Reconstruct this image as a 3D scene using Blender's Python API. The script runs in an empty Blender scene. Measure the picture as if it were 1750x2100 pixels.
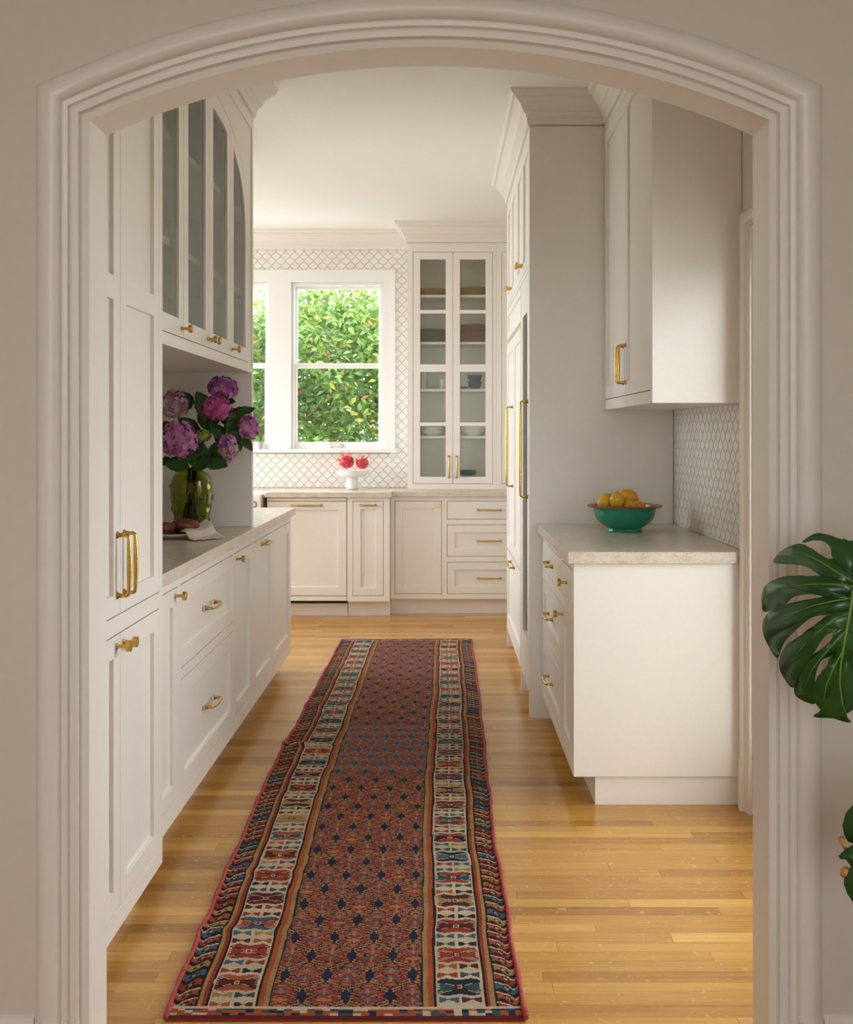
import bpy, bmesh, math, random
import numpy as np
from mathutils import Matrix, Vector

PI = math.pi
R = random.Random(7)
SC = bpy.context.scene
COL = SC.collection

# ------------------------------------------------------------------ camera, sky, light, exposure
F, HC, CX, CY = 2250.0, 1.34, 905.0, 891.0        # focal length (px), eye height, vanishing point (px) in the 1750x2100 frame
cam = bpy.data.cameras.new('camera')
camo = bpy.data.objects.new('camera', cam)
COL.objects.link(camo)
camo.location = (0, 0, HC)
camo.rotation_euler = (PI / 2, 0, 0)
cam.sensor_fit = 'HORIZONTAL'
cam.sensor_width = 36.0
cam.lens = 36.0 * F / 1750.0
cam.shift_x = (875.0 - CX) / 1750.0
cam.shift_y = (CY - 1050.0) / 1750.0
cam.clip_start = 0.02
SC.camera = camo

world = bpy.data.worlds.new('overcast_sky')
SC.world = world
world.use_nodes = True
bg = world.node_tree.nodes['Background']
bg.inputs[0].default_value = (0.945, 0.99, 1.05, 1)
bg.inputs[1].default_value = 9.3
SC.view_settings.view_transform = 'Standard'
SC.view_settings.look = 'None'
SC.view_settings.exposure = 0.12
SC.view_settings.gamma = 1.0
SC.view_settings.use_curve_mapping = False
SC.cycles.max_bounces = 14
SC.cycles.diffuse_bounces = 8
SC.cycles.glossy_bounces = 5
SC.cycles.transmission_bounces = 10
SC.cycles.transparent_max_bounces = 24
SC.cycles.caustics_refractive = False
SC.cycles.caustics_reflective = False
SC.cycles.sample_clamp_indirect = 6.0
SC.cycles.use_denoising = True

def portal(loc, rot, sx, sy):
    l = bpy.data.lights.new('window_portal', 'AREA')
    l.shape = 'RECTANGLE'; l.size = sx; l.size_y = sy
    l.cycles.is_portal = True
    o = bpy.data.objects.new('window_portal', l)
    COL.objects.link(o)
    o.location = loc; o.rotation_euler = rot
# daylight openings: the two kitchen windows, added unseen windows in side wing and hall, the glazed door, an added front room window
portal((-0.82, 8.85, 1.88), (-PI / 2, 0, 0), 0.73, 1.32)
portal((-1.726, 8.85, 1.88), (-PI / 2, 0, 0), 0.73, 1.32)
portal((-3.33, 7.55, 1.6), (0, -PI / 2, 0), 1.8, 1.7)
portal((-1.66, 5.72, 1.78), (0, -PI / 2, 0), 1.40, 1.10)
portal((1.24, 3.18, 1.03), (0, PI / 2, 0), 2.06, 1.36)
portal((-0.3, -2.53, 1.6), (PI / 2, 0, 0), 1.5, 1.5)

sun = bpy.data.lights.new('sun', 'SUN')
sun.energy = 0.25
sun.angle = 0.45                       # low sun veiled by haze: soft-edged
sun.color = (1.0, 0.97, 0.92)
suno = bpy.data.objects.new('sun', sun)
COL.objects.link(suno)
SUN_AZ, SUN_EL = math.radians(25), math.radians(14)
suno.rotation_euler = Vector((-math.sin(SUN_AZ) * math.cos(SUN_EL), math.cos(SUN_AZ) * math.cos(SUN_EL), -math.sin(SUN_EL))).to_track_quat('-Z', 'Y').to_euler()

# ------------------------------------------------------------------ helpers
def W(x, y, D):
    """photo pixel + distance -> point in the room (used for authoring only)"""
    return Vector(((x - CX) * D / F, D, HC - (y - CY) * D / F))

def tag(o, label=None, cat=None, group=None, kind=None):
    if label: o['label'] = label
    if cat: o['category'] = cat
    if group: o['group'] = group
    if kind: o['kind'] = kind
    return o

def empty(name, loc=(0, 0, 0), rotz=0.0, label=None, cat=None, group=None, kind=None):
    o = bpy.data.objects.new(name, None)
    o.empty_display_size = 0.05
    COL.objects.link(o)
    o.location = loc
    o.rotation_euler = (0, 0, rotz)
    return tag(o, label, cat, group, kind)

def link(name, me, mat=None, parent=None, loc=None):
    o = bpy.data.objects.new(name, me)
    COL.objects.link(o)
    if mat is not None and not me.materials: me.materials.append(mat)
    if parent is not None: o.parent = parent
    if loc is not None: o.location = loc
    return o

def bevel(o, w=0.0015, seg=2, ang=35):
    m = o.modifiers.new('bevel', 'BEVEL')
    m.width = w; m.segments = seg; m.limit_method = 'ANGLE'; m.angle_limit = math.radians(ang)
    return o

class MB:
    def __init__(s): s.v = []; s.f = []
    def quadbox(s, x0, x1, y0, y1, z0, z1):
        b = len(s.v)
        s.v += [(x0, y0, z0), (x1, y0, z0), (x1, y1, z0), (x0, y1, z0), (x0, y0, z1), (x1, y0, z1), (x1, y1, z1), (x0, y1, z1)]
        s.f += [tuple(b + i for i in q) for q in ((0, 3, 2, 1), (4, 5, 6, 7), (0, 1, 5, 4), (1, 2, 6, 5), (2, 3, 7, 6), (3, 0, 4, 7))]
        return s
    def strip(s, rows, close_u=False, close_v=False):
        """rows of equal length point lists -> quads"""
        b = len(s.v); n = len(rows[0]); m = len(rows)
        for r in rows: s.v += [tuple(p) for p in r]
        for i in range(m if close_v else m - 1):
            for j in range(n if close_u else n - 1):
                a = b + i * n + j; c = b + i * n + (j + 1) % n
                d = b + ((i + 1) % m) * n + (j + 1) % n; e = b + ((i + 1) % m) * n + j
                s.f.append((a, c, d, e))
        return s
    def lathe(s, prof, n=24, axis='z', o=(0, 0, 0), cap=True):
        rows = []
        for r, h in prof:
            row = []
            for k in range(n):
                a = 2 * PI * k / n
                p = (r * math.cos(a), r * math.sin(a), h)
                if axis == 'y': p = (p[0], -h, p[1])
                if axis == 'x': p = (h, p[0], p[1])
                row.append((p[0] + o[0], p[1] + o[1], p[2] + o[2]))
            rows.append(row)
        b = len(s.v)
        s.strip(rows, close_u=True)
        if cap:
            s.f.append(tuple(b + k for k in range(n))[::-1])
            s.f.append(tuple(b + (len(rows) - 1) * n + k for k in range(n)))
        return s
    def tube(s, pts, rad, n=8, cap=True):
        pts = [Vector(p) for p in pts]
        rows = []
        up = None
        for i, p in enumerate(pts):
            t = (pts[min(i + 1, len(pts) - 1)] - pts[max(i - 1, 0)])
            if t.length < 1e-9: t = Vector((0, 0, 1))
            t.normalize()
            if up is None:
                up = Vector((0, 0, 1)) if abs(t.z) < 0.9 else Vector((1, 0, 0))
            a = t.cross(up)
            if a.length < 1e-6: a = t.cross(Vector((0, 1, 0)))
            a.normalize(); c = a.cross(t); c.normalize(); up = c
            r = rad[i] if isinstance(rad, (list, tuple)) else rad
            rows.append([p + a * (r * math.cos(2 * PI * k / n)) + c * (r * math.sin(2 * PI * k / n)) for k in range(n)])
        b = len(s.v)
        s.strip(rows, close_u=True)
        if cap:
            s.f.append(tuple(b + k for k in range(n))[::-1])
            s.f.append(tuple(b + (len(rows) - 1) * n + k for k in range(n)))
        return s
    def prism(s, poly, axis, a0, a1):
        """extrude a 2D polygon; axis 'z': poly in xy, axis 'y': poly in xz, axis 'x': poly in yz"""
        def pt(p, a):
            return {'z': (p[0], p[1], a), 'y': (p[0], a, p[1]), 'x': (a, p[0], p[1])}[axis]
        b = len(s.v); n = len(poly)
        s.v += [pt(p, a0) for p in poly] + [pt(p, a1) for p in poly]
        s.f.append(tuple(b + i for i in range(n))); s.f.append(tuple(b + n + i for i in range(n))[::-1])
        for i in range(n):
            j = (i + 1) % n
            s.f.append((b + i, b + n + i, b + n + j, b + j))
        return s
    def mesh(s, name, smooth=False, fix=True):
        me = bpy.data.meshes.new(name)
        me.from_pydata([tuple(p) for p in s.v], [], s.f)
        if fix:
            bm = bmesh.new(); bm.from_mesh(me)
            bmesh.ops.remove_doubles(bm, verts=bm.verts, dist=1e-5)
            bmesh.ops.recalc_face_normals(bm, faces=bm.faces)
            bm.to_mesh(me); bm.free()
        if smooth:
            me.polygons.foreach_set('use_smooth', [True] * len(me.polygons))
            if smooth is not True:
                me.set_sharp_from_angle(angle=math.radians(smooth))
        me.update()
        return me
    def build(s, name, mat=None, parent=None, loc=None, smooth=False, fix=True):
        return link(name, s.mesh(name, smooth, fix), mat, parent, loc)

def relief_mesh(name, xs, zs, dep, T):
    """board in the xz plane, front at y=0 (facing -y), back at y=T; dep[row][col] = recess depth, None = hole"""
    V = {}; vs = []; fs = []
    def v(x, y, z):
        k = (round(x, 5), round(y, 5), round(z, 5))
        if k not in V: V[k] = len(vs); vs.append(k)
        return V[k]
    nx, nz = len(xs) - 1, len(zs) - 1
    def d(j, i):
        if i < 0 or j < 0 or i >= nx or j >= nz: return T
        return T if dep[j][i] is None else dep[j][i]
    for j in range(nz):
        for i in range(nx):
            x0, x1, z0, z1 = xs[i], xs[i + 1], zs[j], zs[j + 1]
            if dep[j][i] is not None:
                y = dep[j][i]
                fs.append((v(x0, y, z0), v(x1, y, z0), v(x1, y, z1), v(x0, y, z1)))
                fs.append((v(x0, T, z0), v(x0, T, z1), v(x1, T, z1), v(x1, T, z0)))
    for j in range(nz):
        for i in range(nx + 1):
            a, b = d(j, i - 1), d(j, i)
            if abs(a - b) > 1e-6:
                x = xs[i]; q = (v(x, a, zs[j]), v(x, b, zs[j]), v(x, b, zs[j + 1]), v(x, a, zs[j + 1]))
                fs.append(q)
    for j in range(nz + 1):
        for i in range(nx):
            a, b = d(j - 1, i), d(j, i)
            if abs(a - b) > 1e-6:
                z = zs[j]; q = (v(xs[i], a, z), v(xs[i], b, z), v(xs[i + 1], b, z), v(xs[i + 1], a, z))
                fs.append(q)
    me = bpy.data.meshes.new(name)
    me.from_pydata(vs, [], fs)
    bm = bmesh.new(); bm.from_mesh(me)
    bmesh.ops.recalc_face_normals(bm, faces=bm.faces)
    bm.to_mesh(me); bm.free()
    me.update()
    return me

def relief_rects(name, x0, x1, z0, z1, T, rects):
    """rects: (rx0, rx1, rz0, rz1, depth or None)"""
    xs = sorted({round(a, 5) for a in [x0, x1] + [r[0] for r in rects] + [r[1] for r in rects]})
    zs = sorted({round(a, 5) for a in [z0, z1] + [r[2] for r in rects] + [r[3] for r in rects]})
    dep = []
    for j in range(len(zs) - 1):
        row = []
        for i in range(len(xs) - 1):
            cx, cz = (xs[i] + xs[i + 1]) / 2, (zs[j] + zs[j + 1]) / 2
            d = 0.0
            for r in rects:
                if r[0] < cx < r[1] and r[2] < cz < r[3]: d = r[4]
            row.append(d)
        dep.append(row)
    return relief_mesh(name, xs, zs, dep, T)

def smoothstep(a, b, x):
    t = max(0.0, min(1.0, (x - a) / (b - a))); return t * t * (3 - 2 * t)

# ------------------------------------------------------------------ materials
MATS = {}
def mat(name, col=(0.8, 0.8, 0.8), rough=0.5, metal=0.0, **kw):
    m = bpy.data.materials.new(name); m.use_nodes = True
    b = m.node_tree.nodes['Principled BSDF']
    b.inputs['Base Color'].default_value = (*col, 1)
    b.inputs['Roughness'].default_value = rough
    b.inputs['Metallic'].default_value = metal
    for k, v in kw.items():
        b.inputs[k.replace('_', ' ')].default_value = v
    MATS[name] = m
    return m
def nd(m, t, **kw):
    n = m.node_tree.nodes.new(t)
    for k, v in kw.items(): setattr(n, k, v)
    return n
def lk(m, a, b): m.node_tree.links.new(a, b)
def bsdf(m): return m.node_tree.nodes['Principled BSDF']
def coords(m, scale=(1, 1, 1), kind='Object', rot=(0, 0, 0)):
    t = nd(m, 'ShaderNodeTexCoord'); mp = nd(m, 'ShaderNodeMapping')
    mp.inputs['Scale'].default_value = scale; mp.inputs['Rotation'].default_value = rot
    lk(m, t.outputs[kind], mp.inputs['Vector'])
    return mp.outputs['Vector']
def noise(m, vec, scale, detail=4, rough=0.5, dist=0.0):
    n = nd(m, 'ShaderNodeTexNoise')
    n.inputs['Scale'].default_value = scale; n.inputs['Detail'].default_value = detail
    n.inputs['Roughness'].default_value = rough; n.inputs['Distortion'].default_value = dist
    lk(m, vec, n.inputs['Vector'])
    return n.outputs['Fac']
def ramp(m, fac, stops, interp='LINEAR'):
    r = nd(m, 'ShaderNodeValToRGB'); r.color_ramp.interpolation = interp
    e = r.color_ramp.elements
    while len(e) < len(stops): e.new(0.5)
    for el, (p, c) in zip(e, stops):
        el.position = p; el.color = (*c, 1) if len(c) == 3 else c
    lk(m, fac, r.inputs['Fac'])
    return r.outputs['Color']
def mixc(m, fac, a, b, mode='MIX'):
    n = nd(m, 'ShaderNodeMix', data_type='RGBA', blend_type=mode)
    for inp, val in ((n.inputs[0], fac), (n.inputs[6], a), (n.inputs[7], b)):
        if hasattr(val, 'links') or hasattr(val, 'is_linked'): lk(m, val, inp)
        elif isinstance(val, (int, float)): inp.default_value = val
        else: inp.default_value = (*val, 1)
    return n.outputs[2]
def bump(m, h, strength=0.2, dist=0.002):
    n = nd(m, 'ShaderNodeBump'); n.inputs['Strength'].default_value = strength; n.inputs['Distance'].default_value = dist
    lk(m, h, n.inputs['Height']); lk(m, n.outputs['Normal'], bsdf(m).inputs['Normal'])
def attr(m, name):
    n = nd(m, 'ShaderNodeAttribute'); n.attribute_name = name
    return n

def paint(name, col, rough, tex=0.03):
    m = mat(name, col, rough)
    v = coords(m, kind='Object')
    f = noise(m, v, 55, 3)
    lk(m, mixc(m, f, tuple(c * (1 - tex) for c in col), tuple(min(1, c * (1 + tex)) for c in col)), bsdf(m).inputs['Base Color'])
    bump(m, noise(m, v, 180, 2), 0.05, 0.0006)
    return m
CAB = paint('cabinet_paint', (0.80, 0.765, 0.71), 0.32)
TRIM = paint('trim_paint', (0.79, 0.75, 0.69), 0.38)
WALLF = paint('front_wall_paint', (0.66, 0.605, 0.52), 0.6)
WALLK = paint('kitchen_wall_paint', (0.76, 0.72, 0.655), 0.6)
CEIL = paint('ceiling_paint', (0.87, 0.865, 0.845), 0.7)
WINP = paint('window_paint', (0.84, 0.835, 0.82), 0.35)

BRASS = mat('brushed_brass', (0.62, 0.40, 0.10), 0.26, 1.0)
v_ = coords(BRASS, (60, 60, 400)); f_ = noise(BRASS, v_, 6, 2)
lk(BRASS, ramp(BRASS, f_, [(0.3, (0.2, 0.2, 0.2)), (0.7, (0.34, 0.34, 0.34))]), bsdf(BRASS).inputs['Roughness'])
STEEL = mat('nickel_metal', (0.62, 0.60, 0.56), 0.25, 1.0)
BRONZE = mat('aged_bronze', (0.25, 0.19, 0.10), 0.35, 1.0)
BLACK = mat('gap_shade_black', (0.01, 0.01, 0.01), 0.5)
DARKGLASS = mat('dark_glass', (0.012, 0.012, 0.014), 0.08)
CERAMIC = mat('white_ceramic', (0.84, 0.85, 0.82), 0.15)
FIRECLAY = mat('white_fireclay', (0.84, 0.82, 0.78), 0.2)

def stone_mat():
    m = mat('beige_quartzite', (0.6, 0.55, 0.45), 0.22)
    v = coords(m, (1, 1, 1))
    big = noise(m, v, 3.0, 6, 0.6, 1.2)
    fine = noise(m, coords(m, (25, 90, 60), rot=(0, 0, 0.5)), 1.0, 5, 0.65, 0.8)
    speck = noise(m, v, 140, 3, 0.6)
    c1 = ramp(m, big, [(0.25, (0.50, 0.43, 0.34)), (0.5, (0.62, 0.56, 0.47)), (0.75, (0.70, 0.65, 0.57))])
    c2 = ramp(m, fine, [(0.36, (0.34, 0.24, 0.15)), (0.5, (0.60, 0.53, 0.44)), (0.75, (0.72, 0.66, 0.58))])
    c = mixc(m, 0.5, c1, c2)
    c = mixc(m, 0.25, c, ramp(m, speck, [(0.35, (0.45, 0.36, 0.26)), (0.6, (0.78, 0.72, 0.63))]), 'MIX')
    lk(m, c, bsdf(m).inputs['Base Color'])
    return m
STONE = stone_mat()

def oak_mat():
    m = mat('honey_oak', (0.5, 0.3, 0.1), 0.3)
    a = attr(m, 'tone')
    v = coords(m, (1, 1, 1), kind='Object')
    tc = nd(m, 'ShaderNodeVectorMath', operation='ADD')
    cmb = nd(m, 'ShaderNodeCombineXYZ')
    mul = nd(m, 'ShaderNodeMath', operation='MULTIPLY'); mul.inputs[1].default_value = 37.0
    lk(m, a.outputs['Fac'], mul.inputs[0]); lk(m, mul.outputs[0], cmb.inputs[0]); lk(m, mul.outputs[0], cmb.inputs[2])
    lk(m, v, tc.inputs[0]); lk(m, cmb.outputs[0], tc.inputs[1])
    mp = nd(m, 'ShaderNodeMapping'); mp.inputs['Scale'].default_value = (2.2, 75, 1); lk(m, tc.outputs[0], mp.inputs['Vector'])
    g = noise(m, mp.outputs['Vector'], 1.0, 6, 0.62, 0.6)
    mp2 = nd(m, 'ShaderNodeMapping'); mp2.inputs['Scale'].default_value = (14, 240, 1); lk(m, tc.outputs[0], mp2.inputs['Vector'])
    g2 = noise(m, mp2.outputs['Vector'], 1.0, 3, 0.6)
    base = ramp(m, a.outputs['Fac'], [(0.0, (0.33, 0.150, 0.028)), (0.3, (0.42, 0.200, 0.038)), (0.62, (0.52, 0.268, 0.054)), (1.0, (0.67, 0.39, 0.100))])
    gr = ramp(m, g, [(0.28, (0.74, 0.68, 0.60)), (0.5, (1, 1, 1)), (0.75, (1.14, 1.13, 1.10))])
    c = mixc(m, 1.0, base, gr, 'MULTIPLY')
    gr2 = ramp(m, g2, [(0.3, (0.86, 0.82, 0.76)), (0.55, (1, 1, 1))])
    c = mixc(m, 0.8, c, gr2, 'MULTIPLY')
    flk = noise(m, tc.outputs[0], 26, 2, 0.5, 2.5)
    c = mixc(m, ramp(m, flk, [(0.63, (0, 0, 0)), (0.72, (0.35, 0.35, 0.35))]), c, (0.74, 0.50, 0.22))
    lk(m, c, bsdf(m).inputs['Base Color'])
    lk(m, ramp(m, g, [(0.3, (0.28, 0.28, 0.28)), (0.7, (0.19, 0.19, 0.19))]), bsdf(m).inputs['Roughness'])
    bump(m, g2, 0.08, 0.0008)
    bsdf(m).inputs['Specular IOR Level'].default_value = 0.5
    return m
OAK = oak_mat()
SUBFLOOR = mat('floor_joint', (0.20, 0.105, 0.035), 0.7)

def marble_mat():
    m = mat('white_marble_tile', (0.8, 0.78, 0.74), 0.25)
    oi = nd(m, 'ShaderNodeObjectInfo')
    v = coords(m, (1, 1, 1))
    add = nd(m, 'ShaderNodeVectorMath', operation='ADD'); lk(m, v, add.inputs[0])
    sc = nd(m, 'ShaderNodeVectorMath', operation='SCALE'); sc.inputs['Scale'].default_value = 3.0
    lk(m, oi.outputs['Location'], sc.inputs[0]); lk(m, sc.outputs[0], add.inputs[1])
    mp = nd(m, 'ShaderNodeMapping'); mp.inputs['Rotation'].default_value = (0, 0.8, 0); mp.inputs['Scale'].default_value = (8, 8, 40)
    lk(m, add.outputs[0], mp.inputs['Vector'])
    n = noise(m, mp.outputs['Vector'], 1.0, 4, 0.6, 1.5)
    c = ramp(m, n, [(0.25, (0.70, 0.66, 0.58)), (0.42, (0.82, 0.795, 0.75)), (0.7, (0.86, 0.845, 0.81))])
    tint = ramp(m, oi.outputs['Random'], [(0.0, (0.97, 0.945, 0.90)), (0.5, (1, 1, 1)), (1.0, (0.975, 0.985, 0.975))])
    lk(m, mixc(m, 1.0, c, tint, 'MULTIPLY'), bsdf(m).inputs['Base Color'])
    return m
MARBLE = marble_mat()
GROUT = mat('grey_grout', (0.30, 0.295, 0.28), 0.85)

def thin_glass(name, tint, gloss_rough=0.0, refl=1.0, ribs=False, haze=0.2):
    m = bpy.data.materials.new(name); m.use_nodes = True
    nt = m.node_tree; nt.nodes.clear()
    out = nt.nodes.new('ShaderNodeOutputMaterial')
    tr = nt.nodes.new('ShaderNodeBsdfTransparent'); tr.inputs[0].default_value = (*tint, 1)
    gl = nt.nodes.new('ShaderNodeBsdfGlossy'); gl.inputs['Roughness'].default_value = gloss_rough
    fr0 = nt.nodes.new('ShaderNodeLayerWeight'); fr0.inputs[0].default_value = 0.5
    pw = nt.nodes.new('ShaderNodeMath'); pw.operation = 'POWER'; pw.inputs[1].default_value = 4.5
    fr = nt.nodes.new('ShaderNodeMath'); fr.operation = 'MULTIPLY_ADD'; fr.inputs[1].default_value = 0.6; fr.inputs[2].default_value = 0.035
    nt.links.new(fr0.outputs['Facing'], pw.inputs[0]); nt.links.new(pw.outputs[0], fr.inputs[0])
    mx = nt.nodes.new('ShaderNodeMixShader')
    mu = nt.nodes.new('ShaderNodeMath'); mu.operation = 'MULTIPLY'; mu.inputs[1].default_value = refl
    nt.links.new(fr.outputs[0], mu.inputs[0]); nt.links.new(mu.outputs[0], mx.inputs[0])
    nt.links.new(tr.outputs[0], mx.inputs[1]); nt.links.new(gl.outputs[0], mx.inputs[2])
    nt.links.new(mx.outputs[0], out.inputs[0])
    if ribs:
        df = nt.nodes.new('ShaderNodeBsdfDiffuse'); df.inputs[0].default_value = (0.74, 0.80, 0.70, 1)
        m2 = nt.nodes.new('ShaderNodeMixShader'); m2.inputs[0].default_value = haze
        nt.links.new(tr.outputs[0], m2.inputs[1]); nt.links.new(df.outputs[0], m2.inputs[2]); nt.links.new(m2.outputs[0], mx.inputs[1])
        lw = nt.nodes.new('ShaderNodeLayerWeight'); lw.inputs[0].default_value = 0.45
        cr = nt.nodes.new('ShaderNodeValToRGB')
        cr.color_ramp.elements[0].color = (*tint, 1); cr.color_ramp.elements[0].position = 0.05
        cr.color_ramp.elements[1].color = (*(t * 0.55 for t in tint), 1); cr.color_ramp.elements[1].position = 0.6
        nt.links.new(lw.outputs['Facing'], cr.inputs[0]); nt.links.new(cr.outputs[0], tr.inputs[0])
    MATS[name] = m
    return m
PANE = thin_glass('window_glass', (0.97, 0.98, 0.97))
REED = thin_glass('reeded_glass', (0.95, 0.98, 0.92), 0.10, 1.5, ribs=True, haze=0.20)
REEDB = thin_glass('reeded_glass_back', (0.95, 0.98, 0.92), 0.12, 0.8, ribs=True, haze=0.08)
# ------------------------------------------------------------------ the setting
ZC = 2.95                     # ceiling
XR, XL = 1.10, -1.53          # hall walls
YB = 8.68                     # back wall
AC, AHALF, ASPR, AAPEX = -0.024, 0.693, 1.977, 2.128     # arch: centre, half span, spring, apex
AR = (AHALF ** 2 + (AAPEX - ASPR) ** 2) / (2 * (AAPEX - ASPR)); AZ0 = AAPEX - AR
YF, YFB = 2.19, 2.305         # arch wall front and back

def struct(name, m, mt=None, parent=None):
    o = link(name, m, mt, parent)
    if parent is None: o['kind'] = 'structure'
    return o
def sbox(name, b, mt):
    o = MB().quadbox(*b).build(name, mt); o['kind'] = 'structure'; return o

# floor: dark joint bed, oak strips on top
floor = sbox('floor', (-3.3, 1.36, -2.6, 9.0, -0.12, -0.0185), SUBFLOOR)
PW = 0.0535
parts_b, rest_b = [], []
y = -2.4; row = 0
rows = []
while y < 8.66:
    rows.append(y); y += PW
for k, y0 in enumerate(rows):
    yc = y0 + PW / 2
    vis = y0 > 2.25 and y0 < 8.25
    if y0 < 2.19: xa, xb = -2.58, 1.34
    elif y0 < 3.98: xa, xb = -0.98, 1.098
    elif y0 < 6.40: xa, xb = -0.98, 0.62
    else: xa, xb = -3.18, 0.62
    x = xa - R.uniform(0, 0.9)
    while x < xb:
        L = R.uniform(0.55, 1.5)
        a, b = max(x, xa), min(x + L, xb)
        if b - a > 0.01:
            t = min(1, max(0, R.gauss(0.52, 0.21)))
            (parts_b if vis and b > -1.3 and len(parts_b) < 296 else rest_b).append((a, b, y0, t))
        x += L
G = 0.00035
def tone_attr(me, vals):
    at = me.attributes.new('tone', 'FLOAT', 'FACE'); at.data.foreach_set('value', vals)
for a, b, y0, t in parts_b:
    m = MB().quadbox(a + G, b - G, y0 + G, y0 + PW - G, -0.0185, 0.0 + 0.0003 * (t - 0.5))
    me = m.mesh('plank', fix=False); tone_attr(me, [t] * 6)
    link('plank', me, OAK, floor)
m = MB(); vals = []
for a, b, y0, t in rest_b:
    m.quadbox(a + G, b - G, y0 + G, y0 + PW - G, -0.0185, 0.0003 * (t - 0.5)); vals += [t] * 6
me = m.mesh('plank_field', fix=False); tone_attr(me, vals)
o = link('plank_field', me, OAK, floor); o['kind'] = 'stuff'

sbox('ceiling', (-3.45, 2.75, -4.2, 9.2, ZC, ZC + 0.15), CEIL)  # slab runs past the walls as unseen eaves added to hold back sky light

# arch wall with a segmental opening
def arch_z(x, r=AR):
    return AZ0 + math.sqrt(max(0, r * r - (x - AC) ** 2))
m = MB()
xl, xr = AC - AHALF, AC + AHALF
def wall_strip(xs, zlo, zhi):
    rowsf = [[(x, YF, zl) for x, zl in zip(xs, zlo)], [(x, YF, zh) for x, zh in zip(xs, zhi)],
             [(x, YFB, zh) for x, zh in zip(xs, zhi)], [(x, YFB, zl) for x, zl in zip(xs, zlo)]]
    m.strip(rowsf, close_v=True)
NA = 40
xs = [xl + (xr - xl) * i / NA for i in range(NA + 1)]
wall_strip([-2.6, xl], [0, 0], [ZC, ZC])
wall_strip(xs, [arch_z(x) for x in xs], [ZC] * len(xs))
wall_strip([xr, 1.36], [0, 0], [ZC, ZC])
o = m.build('wall_front', WALLF, fix=True); o['kind'] = 'structure'
# painted lining of the opening (jambs and soffit)
LT = 0.014
pth = [(xl, 0.0), (xl, ASPR)] + [(x, arch_z(x)) for x in xs[1:-1]] + [(xr, ASPR), (xr, 0.0)]
def sweep_path(path, prof, ysgn=-1, y0=0.0, closed_profile=True):
    """sweep profile (s outward from the opening, d projection) along a path in the xz plane; mitred"""
    rows = []
    n = len(path)
    for i, (x, z) in enumerate(path):
        def nrm(a, b):
            dx, dz = b[0] - a[0], b[1] - a[1]; l = math.hypot(dx, dz); return (-dz / l, dx / l)
        ns = []
        if i > 0: ns.append(nrm(path[i - 1], path[i]))
        if i < n - 1: ns.append(nrm(path[i], path[i + 1]))
        if len(ns) == 2:
            bx, bz = ns[0][0] + ns[1][0], ns[0][1] + ns[1][1]
            l2 = bx * bx + bz * bz
            bx, bz = 2 * bx / l2, 2 * bz / l2
        else: bx, bz = ns[0]
        rows.append([(x + bx * s, y0 + ysgn * d, z + bz * s) for s, d in prof])
    return rows
def frame_sweep(name, path, prof, y0, ysgn, mt, parent=None, smooth=35):
    mm = MB(); mm.strip(sweep_path(path, prof, ysgn, y0), close_u=True)
    b = 0; n = len(prof); k = len(path)
    mm.f.append(tuple(range(n))); mm.f.append(tuple((k - 1) * n + i for i in range(n)))
    return mm.build(name, mt, parent, smooth=smooth)
# normal (-dz,dx): going up the left jamb gives -x (outward), good
lin = frame_sweep('trim_1', pth, [(0, 0), (0, YFB - YF), (-LT, YFB - YF), (-LT, 0)], YF, 1, TRIM, smooth=False)
lin['kind'] = 'structure'
CAS = [(0.0, 0.0), (0.0, 0.013), (0.011, 0.0145), (0.013, 0.009), (0.017, 0.008), (0.0195, 0.0165), (0.0275, 0.0185), (0.0295, 0.0135), (0.0325, 0.0135),
       (0.0345, 0.0235), (0.040, 0.029), (0.048, 0.033), (0.056, 0.0335), (0.064, 0.031), (0.072, 0.026), (0.079, 0.0185), (0.084, 0.010), (0.087, 0.0)]
apex_path = [(xl - 0.004, 0.178), (xl - 0.004, ASPR + 0.002)] + [(AC + (AR + 0.003) * math.sin(t), AZ0 + (AR + 0.003) * math.cos(t)) for t in
             [(-1 + 2 * i / 40) * math.asin(AHALF / AR) for i in range(1, 40)]] + [(xr + 0.004, ASPR + 0.002), (xr + 0.004, 0.178)]
o = frame_sweep('trim_2', apex_path, CAS, YF, -1, TRIM); o['kind'] = 'structure'
# plinth blocks of the casing and the baseboards of the front room
PL = [(s * 1.03 - 0.001, d * 1.12 if d > 0 else 0) for s, d in CAS]
for nm, pp in (('trim_3', [(xl - 0.004, 0.0), (xl - 0.004, 0.180)]), ('trim_4', [(xr + 0.004, 0.180), (xr + 0.004, 0.0)])):
    o = frame_sweep(nm, pp, PL, YF, -1, TRIM); o['kind'] = 'structure'
BB = [(0.0, 0.0), (0.0, 0.016), (0.140, 0.016), (0.150, 0.020), (0.160, 0.018), (0.168, 0.008), (0.178, 0.006), (0.182, 0.0)]
def baseboard(name, p0, p1, out):
    """profile (height, projection) swept along the floor from p0 to p1; out = direction of projection"""
    mm = MB(); mm.strip([[(p[0] + out[0] * d, p[1] + out[1] * d, h) for h, d in BB] for p in (p0, p1)], close_u=True)
    n = len(BB); mm.f += [tuple(range(n)), tuple(n + i for i in range(n))]
    o = mm.build(name, TRIM); o['kind'] = 'structure'; return o
baseboard('baseboard_hall', (XR, 3.952), (XR, 3.985), (-1, 0))
baseboard('baseboard_left', (-2.6, YF), (xl - 0.0945, YF), (0, -1))
baseboard('baseboard_right', (xr + 0.0945, YF), (1.35, YF), (0, -1))

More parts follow.
